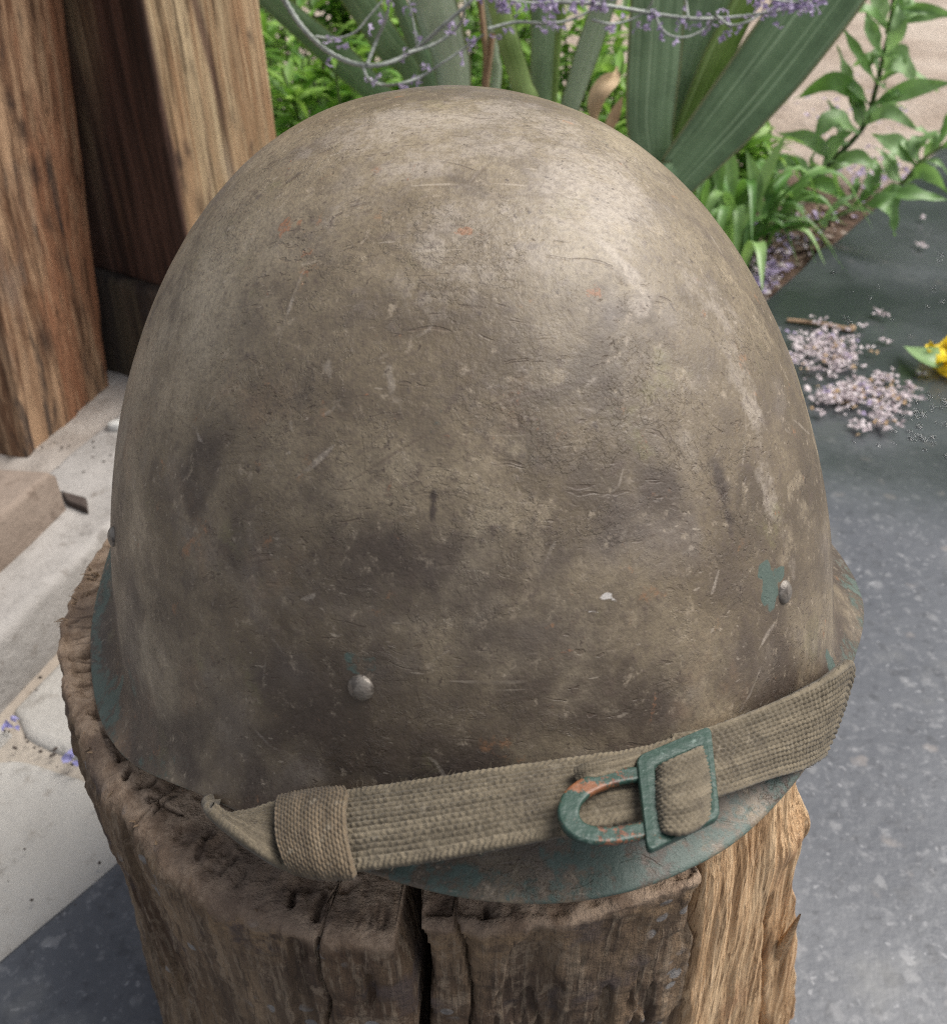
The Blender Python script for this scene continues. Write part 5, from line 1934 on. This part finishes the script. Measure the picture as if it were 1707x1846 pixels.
# clump of arching strap leaves right of the big iris
def strap_clump():
    rnd = random.Random(11)
    c0 = at(1345, 330, G)
    c0 = np.array([.285, .80, GS])
    root = thing('strap_leaf_plant', 'low clump of arching narrow green leaves right of the big iris', 'plant', c0)
    for i in range(64):
        a = rnd.uniform(0, 6.28)
        L = rnd.uniform(.08, .16)
        p0 = c0 + np.array([rnd.gauss(0, .022), rnd.gauss(0, .022), 0])
        hgt = rnd.uniform(.06, .13)
        d = np.array([math.cos(a), math.sin(a), 0])
        pts = [p0, p0 + d * L * .3 + [0, 0, hgt * .75], p0 + d * L * .65 + [0, 0, hgt], p0 + d * L + [0, 0, hgt * rnd.uniform(.25, .85)]]
        V, F = leaf(None, None, rnd.uniform(.009, .015), pts=pts, nl=14, fold=.3, belly=.5, up=(0, 0, 1))
        mesh_np('leaf', V, F, GREEN2, root, True, {'vary': np.full(len(V), rnd.random())})
    # long grass blades seen in front
    for px_, Yb in (([(1420, 235), (1385, 300), (1355, 370), (1330, 428)], .76), ([(1362, 300), (1385, 350), (1405, 420)], .80), ([(1310, 250), (1318, 310), (1322, 370)], .74), ([(1345, 270), (1362, 330), (1372, 400)], .76), ([(1455, 320), (1420, 370), (1400, 420)], .82), ([(1295, 262), (1294, 310), (1300, 365)], .73)):
        pts = [aty(x, y, Yb) for x, y in px_][::-1]
        V, F = leaf(None, None, .014, pts=pts, nl=14, fold=.3, belly=.55, up=(0, -1, .3))
        mesh_np('leaf', V, F, GREEN2, root, True, {'vary': np.full(len(V), rnd.uniform(.4, 1))})


strap_clump()


# leafy seedling at the right
def seedling():
    rnd = random.Random(5)
    Yb = .95
    g0 = at(1385, 425, G)

    def pt(x, y, dy=0.): return aty(x, y, Yb + dy)
    root = thing('leafy_seedling', 'tall leafy seedling with long pointed leaves leaning over the edge of the dark sheet', 'plant', [g0[0], g0[1], GS])
    main = [g0, pt(1440, 345), pt(1500, 290), pt(1556, 228), pt(1578, 160), pt(1592, 100), pt(1605, 40), pt(1612, -30)]
    V, F = tube(catmull(main, 60), np.linspace(.0042, .0022, 60), 7)
    mesh_np('stem', V, F, STEMD, root, True, {'vary': np.full(len(V), .4)})
    side = [g0 + [.01, 0, .01], at(1480, 398, G + .03), pt(1560, 368, -.06), pt(1620, 335, -.08), pt(1660, 290, -.08), pt(1700, 262, -.08)]
    V, F = tube(catmull(side, 50), np.linspace(.0036, .0018, 50), 7)
    mesh_np('stem', V, F, STEMG, root, True, {'vary': np.full(len(V), .8)})
    L = [((1556, 190), (1505, 140), (1432, 178), 34, 0, .15), ((1560, 215), (1530, 150), (1508, 82), 30, .02, .9), ((1580, 150), (1548, 100), (1512, 40), 22, .0, .3),
         ((1588, 122), (1618, 100), (1652, 150), 46, -.01, .95), ((1590, 128), (1630, 120), (1690, 165), 30, .03, .7), ((1572, 190), (1640, 160), (1720, 148), 34, 0, .55),
         ((1562, 222), (1600, 196), (1658, 238), 26, -.02, .85), ((1548, 240), (1500, 208), (1460, 262), 40, -.03, .75), ((1552, 238), (1545, 190), (1530, 150), 36, .02, .6),
         ((1602, 45), (1560, 15), (1530, 22), 26, 0, .35), ((1604, 40), (1650, 20), (1730, 28), 32, 0, .5), ((1600, 60), (1625, 20), (1650, -30), 34, .02, .9), ((1598, 60), (1585, 10), (1575, -40), 40, .02, .9), ((1592, 100), (1572, 60), (1560, 20), 26, -.02, .5),
         ((1598, 92), (1620, 50), (1618, 0), 30, -.02, .95), ((1650, 298), (1620, 262), (1570, 242), 36, -.08, .8), ((1655, 292), (1650, 258), (1700, 232), 34, -.08, .75), ((1662, 288), (1690, 250), (1730, 228), 26, -.06, .9),
         ((1640, 318), (1668, 305), (1712, 350), 28, -.08, .5), ((1628, 332), (1600, 300), (1612, 270), 30, -.06, .9), ((1560, 368), (1605, 362), (1612, 425), 44, -.10, .35), ((1590, 352), (1640, 348), (1712, 362), 26, -.10, .3), ((1540, 378), (1500, 350), (1440, 332), 28, -.05, .4),
         ((1500, 292), (1462, 250), (1400, 240), 30, -.02, .6), ((1500, 290), (1545, 280), (1600, 318), 28, -.03, .65), ((1470, 318), (1430, 290), (1380, 312), 26, -.04, .55), ((1455, 330), (1490, 330), (1530, 360), 26, -.04, .3), ((1520, 270), (1512, 220), (1490, 180), 30, .02, .7),
         ((1430, 352), (1400, 320), (1352, 305), 24, -.02, .45), ((1420, 360), (1462, 352), (1500, 372), 22, -.04, .3), ((1480, 305), (1510, 250), (1540, 236), 22, -.02, .95), ((1540, 372), (1570, 330), (1560, 300), 26, -.07, .9)]
    nodes = [(1440, 345), (1470, 318), (1500, 291), (1530, 258), (1556, 228), (1568, 190), (1580, 150), (1592, 100), (1602, 50), (1606, 20), (1480, 398), (1530, 378), (1580, 360), (1625, 332), (1655, 292), (1690, 268), (1420, 372), (1400, 390)]
    for (nx, ny) in nodes * 3:
        a_ = rnd.uniform(0, 6.28)
        l_ = rnd.uniform(35, 85)
        tx, ty = nx + l_ * math.cos(a_) * 1.1, ny - abs(l_ * math.sin(a_)) * rnd.choice((1, 1, -.4))
        L.append(((nx, ny), ((nx + tx) / 2 + rnd.gauss(0, 6), (ny + ty) / 2 - rnd.uniform(4, 18)), (tx, ty), rnd.uniform(10, 22), (-.07 if nx > 1475 and ny > 260 and (nx, ny) != (1500, 291) and (nx, ny) != (1530, 258) else 0) + rnd.gauss(0, .015), rnd.uniform(.2, 1)))
    for (a, m_, t, w, dy, va) in L:
        A_, Mm, T_ = pt(*a, dy), pt(*m_, dy - .02), pt(*t, dy - .01 + rnd.gauss(0, .015))
        V, F = leaf(None, None, w / FPX * 1.12, pts=[A_, .25 * A_ + .5 * Mm + .25 * T_ + (Mm - .5 * (A_ + T_)) * .35, T_], nl=16, fold=.22, belly=.45, up=(rnd.gauss(0, .2), -.75, .7), twist=rnd.gauss(0, .6), wob=.08)
        mesh_np('leaf', V, F, SEEDL, root, True, {'vary': np.full(len(V), va)})


seedling()


# far garden hedge: stands just above the frame, mirrored in the wet sheet
def hedge():
    rnd = np.random.default_rng(12)
    n = 9000
    x = rnd.uniform(-4.5, 7.5, n)
    y = 5.2 + .10 * x + rnd.normal(0, .35, n)
    top = 3.1 + .5 * fbm(np.stack([x, 0 * x, 0 * x], -1), .8, 3, 4)
    z = G + top * rnd.random(n) ** .8
    c = np.stack([x, y, z], -1)
    a = rnd.normal(size=(n, 3))
    a /= np.linalg.norm(a, axis=1)[:, None]
    b = np.cross(a, rnd.normal(size=(n, 3)))
    b /= np.linalg.norm(b, axis=1)[:, None]
    L = rnd.uniform(.10, .24, n)[:, None]
    V = np.stack([c - a * L, c + b * L * .4, c + a * L, c - b * L * .4], 1).reshape(-1, 3)
    o = mesh_np('garden_hedge', V, np.arange(4 * n).reshape(-1, 4), GREEN, None, False, {'vary': np.repeat(rnd.random(n), 4)})
    o['kind'] = 'stuff'
    o['label'] = 'tall leafy garden hedge behind the flower bed'


hedge()


# sage branches hanging into the top of the picture
def blossom_at(bag, p, r, rnd):
    for k in range(rnd.randint(2, 4)):
        d = np.array([rnd.gauss(0, 1), rnd.gauss(0, 1), rnd.gauss(-.2, .9)])
        d /= np.linalg.norm(d)
        V, F = leaf(p, p + d * r * rnd.uniform(.7, 1.4), r * rnd.uniform(.5, .9), .2, nl=5, fold=.5, belly=.6, up=(rnd.gauss(0, 1), rnd.gauss(0, 1), rnd.gauss(0, 1)))
        bag.add(V, F, rnd.random())


def sage(label, stems, Y, seed, dens=.55, size=.0042):
    rnd = random.Random(seed)
    base = aty(*stems[0][1][0], Y)
    root = thing('sage_branch', label, 'branch', base)
    bag = Bag()
    for (w, pts, fl) in stems:
        c = catmull([aty(x, y, Y + rnd.gauss(0, .006)) for x, y in pts], 12 * len(pts))
        rad = w / FPX * .38 * np.linalg.norm(c[0] - CAM_POS)
        V, F = tube(c, np.linspace(rad, rad * .6, len(c)) * (1 + .12 * np.sin(np.arange(len(c)) * 1.7)), 8)
        mesh_np('stem', V, F, STEMS, root, True, {'vary': np.clip(.5 + .5 * fbm(V, 60., 2, seed), 0, 1)})
        if fl:
            L_ = np.linalg.norm(np.diff(c, axis=0), axis=1).sum()
            for k in range(int(L_ / .011 * dens * fl) + 1):
                p = c[rnd.randrange(4, len(c))]
                blossom_at(bag, p + np.array([rnd.gauss(0, .002), rnd.gauss(0, .002), rnd.gauss(-.002, .003)]), size, rnd)
    if bag.n:
        o = bag.build('blossom', PURPLE, root)
        o['kind'] = 'stuff'


sage('pale arching sage branch curving low over the tan post side of the plants', [
    (12, [(495, -30), (520, 12), (550, 55), (590, 92), (640, 115), (690, 116), (745, 92), (800, 45), (850, 0), (875, -40)], .25),
    (8, [(662, 116), (680, 70), (697, 30), (705, -20)], .5),
    (7, [(655, 120), (664, 142), (690, 153), (725, 150), (762, 136), (800, 112), (840, 85), (872, 62)], 1.6),
    (7, [(735, 96), (790, 76), (828, 45), (838, 10), (835, -20)], .6),
    (6, [(570, 66), (605, 70), (640, 58), (665, 30), (690, 0)], 1.2),
    (5, [(752, 88), (745, 40), (735, -10)], .8)], .40, 3)
sage('flower-covered sage branches crossing in front of the big iris fan', [
    (9, [(930, -30), (985, 0), (1060, 6), (1130, 16), (1200, 28), (1260, 34), (1330, 30), (1400, 20), (1460, 5), (1520, -20)], 1.6),
    (7, [(880, 52), (930, 40), (985, 42), (1030, 35), (1075, 12), (1100, -10)], 1.8),
    (6, [(1066, 35), (1100, 43), (1140, 34), (1168, 15), (1180, -10)], 1.2),
    (6, [(1178, 22), (1190, 48), (1208, 64), (1240, 66), (1275, 48), (1292, 25)], 1.3),
    (6, [(1290, 28), (1315, 45), (1345, 40), (1380, 20), (1420, -5)], 2.2),
    (5, [(1240, 32), (1236, 0), (1230, -30)], .6)], .42, 4, .8)
sage('sage tips thick with lavender flowers at the very top edge', [
    (5, [(860, -20), (900, -6), (950, 4), (1010, 2), (1060, -12)], 5.),
    (5, [(1340, -15), (1390, -2), (1440, 4), (1480, -8)], 5.)], .40, 6, 1.)


# ================================================================== LITTER
def petal_piece(p, r, rnd):
    d = np.array([rnd.gauss(0, 1), rnd.gauss(0, 1), abs(rnd.gauss(0, .25))])
    d /= np.linalg.norm(d)
    return leaf(p, p + d * r, r * rnd.uniform(.5, .9), .25, nl=4, fold=rnd.uniform(.2, .7), belly=.55, up=(rnd.gauss(0, .4), rnd.gauss(0, .4), 1))


def litter(name, label, spots, mat, seed, r=(.004, .009), z=G, lift=.003):
    rnd = random.Random(seed)
    bag = Bag()
    for (x, y, sx, sy, n) in spots:
        for _ in range(n):
            p = at(rnd.gauss(x, sx), rnd.gauss(y, sy), z)
            if z < G and edge_side(p) > -.004: continue        # the mulch ends at the sheet
            p[2] += rnd.uniform(.001, lift)
            for k in range(rnd.randint(1, 3)):
                V, F = petal_piece(p + np.array([rnd.gauss(0, .002), rnd.gauss(0, .002), 0]), rnd.uniform(*r), rnd)
                bag.add(V, F, rnd.random())
    o = bag.build(name, mat)
    o['label'] = label
    o['kind'] = 'stuff'


pile = [(1470, 625, 30, 12, 60), (1500, 640, 26, 14, 70), (1445, 650, 14, 16, 34), (1480, 672, 26, 9, 24), (1520, 655, 14, 10, 30), (1510, 722, 26, 10, 80), (1545, 712, 24, 9, 60), (1590, 735, 20, 14, 60), (1625, 722, 14, 9, 26), (1590, 690, 18, 5, 18), (1590, 765, 8, 8, 16), (1550, 778, 8, 4, 8), (1480, 600, 8, 8, 12)]
litter('petal_litter', 'drifts of pale fallen petals on the wet dark sheet', pile, FADED, 1, (.0035, .007), G + .004, .007)
litter('petal_litter', 'browned petals mixed into the drifts on the wet sheet', [(x, y, sx * 1.2, sy * 1.2, n // 7) for x, y, sx, sy, n in pile], DRYL, 7, (.003, .006), G + .004, .007)
litter('petal_litter', 'lavender petals mixed into the drifts on the wet sheet', [(x, y, sx, sy, n // 14) for x, y, sx, sy, n in pile], PURPLE, 2, (.0035, .006), G + .004, .008)
mul = [(1400, 470, 35, 18, 34), (1450, 440, 45, 18, 16), (1375, 498, 14, 14, 46), (1350, 400, 18, 12, 30), (1435, 405, 18, 7, 34), (1545, 385, 30, 12, 14), (1560, 310, 40, 16, 30), (1600, 330, 30, 20, 30), (1330, 400, 12, 20, 30), (1520, 210, 60, 30, 20), (530, 170, 30, 30, 30)]
litter('petal_litter', 'lavender petals scattered over the dark mulch', mul, PURPLE, 3, (.005, .010), G - .002, .006)
litter('petal_litter', 'faded petals scattered over the dark mulch', [(x, y, sx * 1.2, sy * 1.2, int(n * .7)) for x, y, sx, sy, n in mul], FADED, 4, (.004, .009), G - .002, .006)
litter('mulch_flakes', 'brown leaf and bark flakes covering the mulch', [(1420, 460, 60, 35, 90), (1400, 430, 60, 40, 80), (1520, 400, 60, 20, 50), (1300, 380, 30, 40, 40), (1600, 330, 60, 30, 25)], CHIPW, 5, (.006, .016), G - .003, .004)


# single blossoms and flakes lying apart on the sheet and the slabs
def single_blossom(p, label, mat, r, seed, group=None, n=6):
    rnd = random.Random(seed)
    bag = Bag()
    for k in range(n):
        V, F = petal_piece(np.array([rnd.gauss(0, r * .3), rnd.gauss(0, r * .3), rnd.uniform(.0008, .003)]), r * rnd.uniform(.7, 1.3), rnd)
        bag.add(V, F, rnd.random())
    o = bag.build('fallen_blossom', mat)
    o.location = p
    tag(o, label, 'blossom', group)


single_blossom(at(28, 1308, G + .001), 'violet blossom lying in the sandy joint near the left edge', VIOLET, .0055, 1)
single_blossom(at(137, 1374, G + .001), 'violet blossom lying on the joint right beside the stump', VIOLET, .0048, 2)
for i, (x, y, l) in enumerate([(1657, 447, 'pale pink blossom pair on the dark sheet below the seedling'), (1660, 398, 'pale pink flake on the dark sheet nearest the seedling'), (1582, 570, 'white blossom alone on the wet sheet above the twig'), (1553, 592, 'cream blossom at the thick end of the twig'), (1597, 620, 'small tan flake lying right of the petal drift'), (1548, 775, 'pink blossom lying just below the petal drift'), (1660, 677, 'white blossom fragments beside the yellow flower'), (1480, 752, 'beige flake beside the helmet below the petal drift')]):
    single_blossom(at(x, y, G + .004), l, FADED, .007 if i in (0, 2) else .0055, 20 + i)
single_blossom(at(1362, 452, G + .004), 'dry tan flower head on the mulch beside the helmet', DRYL, .012, 40, None, 9)


# twig
tp = catmull([at(1418, 577, G + .004), at(1480, 584, G + .005), at(1530, 594, G + .005), at(1536, 590, G + .006)], 24)
V, F = tube(tp, np.interp(np.linspace(0, 1, 24), [0, .8, .95, 1], [.0022, .0030, .0042, .002]), 8)
tag(mesh_np('twig', V, F, TWIGM, None, True, {'vary': np.full(len(V), .8)}), 'short tan twig lying on the wet sheet above the petal drift', 'twig')


# yellow flower with its green calyx
def yellow_flower():
    rnd = random.Random(9)
    c = at(1716, 652, G + .010)
    root = thing('yellow_flower', 'crumpled yellow flower with pale green sepal on the wet sheet at the right edge', 'flower', (c[0], c[1], G))
    for k in range(7):
        a = -2.6 + k * .75
        d = np.array([math.cos(a), math.sin(a), rnd.uniform(-.15, .3)])
        V, F = leaf(c, c + d * .030, .026, .3, nl=10, fold=.2, belly=.62, up=(rnd.gauss(0, .3), rnd.gauss(0, .3), 1), wob=.22)
        mesh_np('petal', V, F, YELLOW, root, True, {'vary': np.full(len(V), rnd.random())})
    pts = [at(1700, 660, G + .012), at(1668, 643, G + .018), at(1628, 624, G + .012)]
    V, F = leaf(None, None, .028, pts=pts, nl=14, fold=.35, belly=.45, up=(0, -.4, 1))
    mesh_np('sepal', V, F, SEEDL, root, True, {'vary': np.full(len(V), .9)})


yellow_flower()


# water drops on the sheet
def drops():
    rnd = random.Random(3)
    bag = Bag()
    u, v = np.meshgrid(np.linspace(0, 2 * math.pi, 11), np.linspace(0, math.pi / 2, 5), indexing='ij')
    D = np.stack([np.cos(u) * np.sin(v), np.sin(u) * np.sin(v), .55 * np.cos(v)], -1).reshape(-1, 3)
    F = grid(11, 5)[:, ::-1]
    for i in range(110):
        if i < 64: x, y = rnd.gauss(1660, 55), rnd.gauss(755, 45)
        elif i < 88: x, y = rnd.gauss(1640, 60), rnd.gauss(700, 40)
        else: x, y = rnd.uniform(1450, 1720), rnd.uniform(440, 640)
        if x < 1440: continue
        r = rnd.uniform(.0013, .0034) if rnd.random() < .9 else rnd.uniform(.003, .0042)
        bag.add(D * r + at(x, y, G + .0015), F)
    o = bag.build('water_drops', WATER)
    o['kind'] = 'stuff'
    o['label'] = 'rain drops beaded on the wet dark sheet'


drops()


# specks of grit on the slabs
def grit():
    rnd = random.Random(4)
    bag = Bag()
    u, v = np.meshgrid(np.linspace(0, 2 * math.pi, 7), np.linspace(0, math.pi, 5), indexing='ij')
    D = np.stack([np.cos(u) * np.sin(v), np.sin(u) * np.sin(v), .7 * np.cos(v)], -1).reshape(-1, 3)
    F = grid(7, 5)[:, ::-1]
    for i in range(70):
        if i < 24:
            x, y = rnd.uniform(-40, 200), rnd.uniform(1180, 1650)
            z = G
        elif i < 48:
            f = rnd.random()
            x, y = 0 + 150 * f, 1330 + 40 * f + rnd.gauss(0, 10)
            z = G - .003
        else:
            x, y = rnd.uniform(60, 220), rnd.uniform(720, 860)
            z = ZT
        r = rnd.uniform(.0004, .0012)
        bag.add(D * r * np.array([rnd.uniform(.7, 1.3), rnd.uniform(.7, 1.3), 1]) + at(x, y, z) + [0, 0, r * .4], F, rnd.random())
    o = bag.build('grit', CHIP)
    o['kind'] = 'stuff'
    o['label'] = 'dark grit specks on the pale paving'


grit()
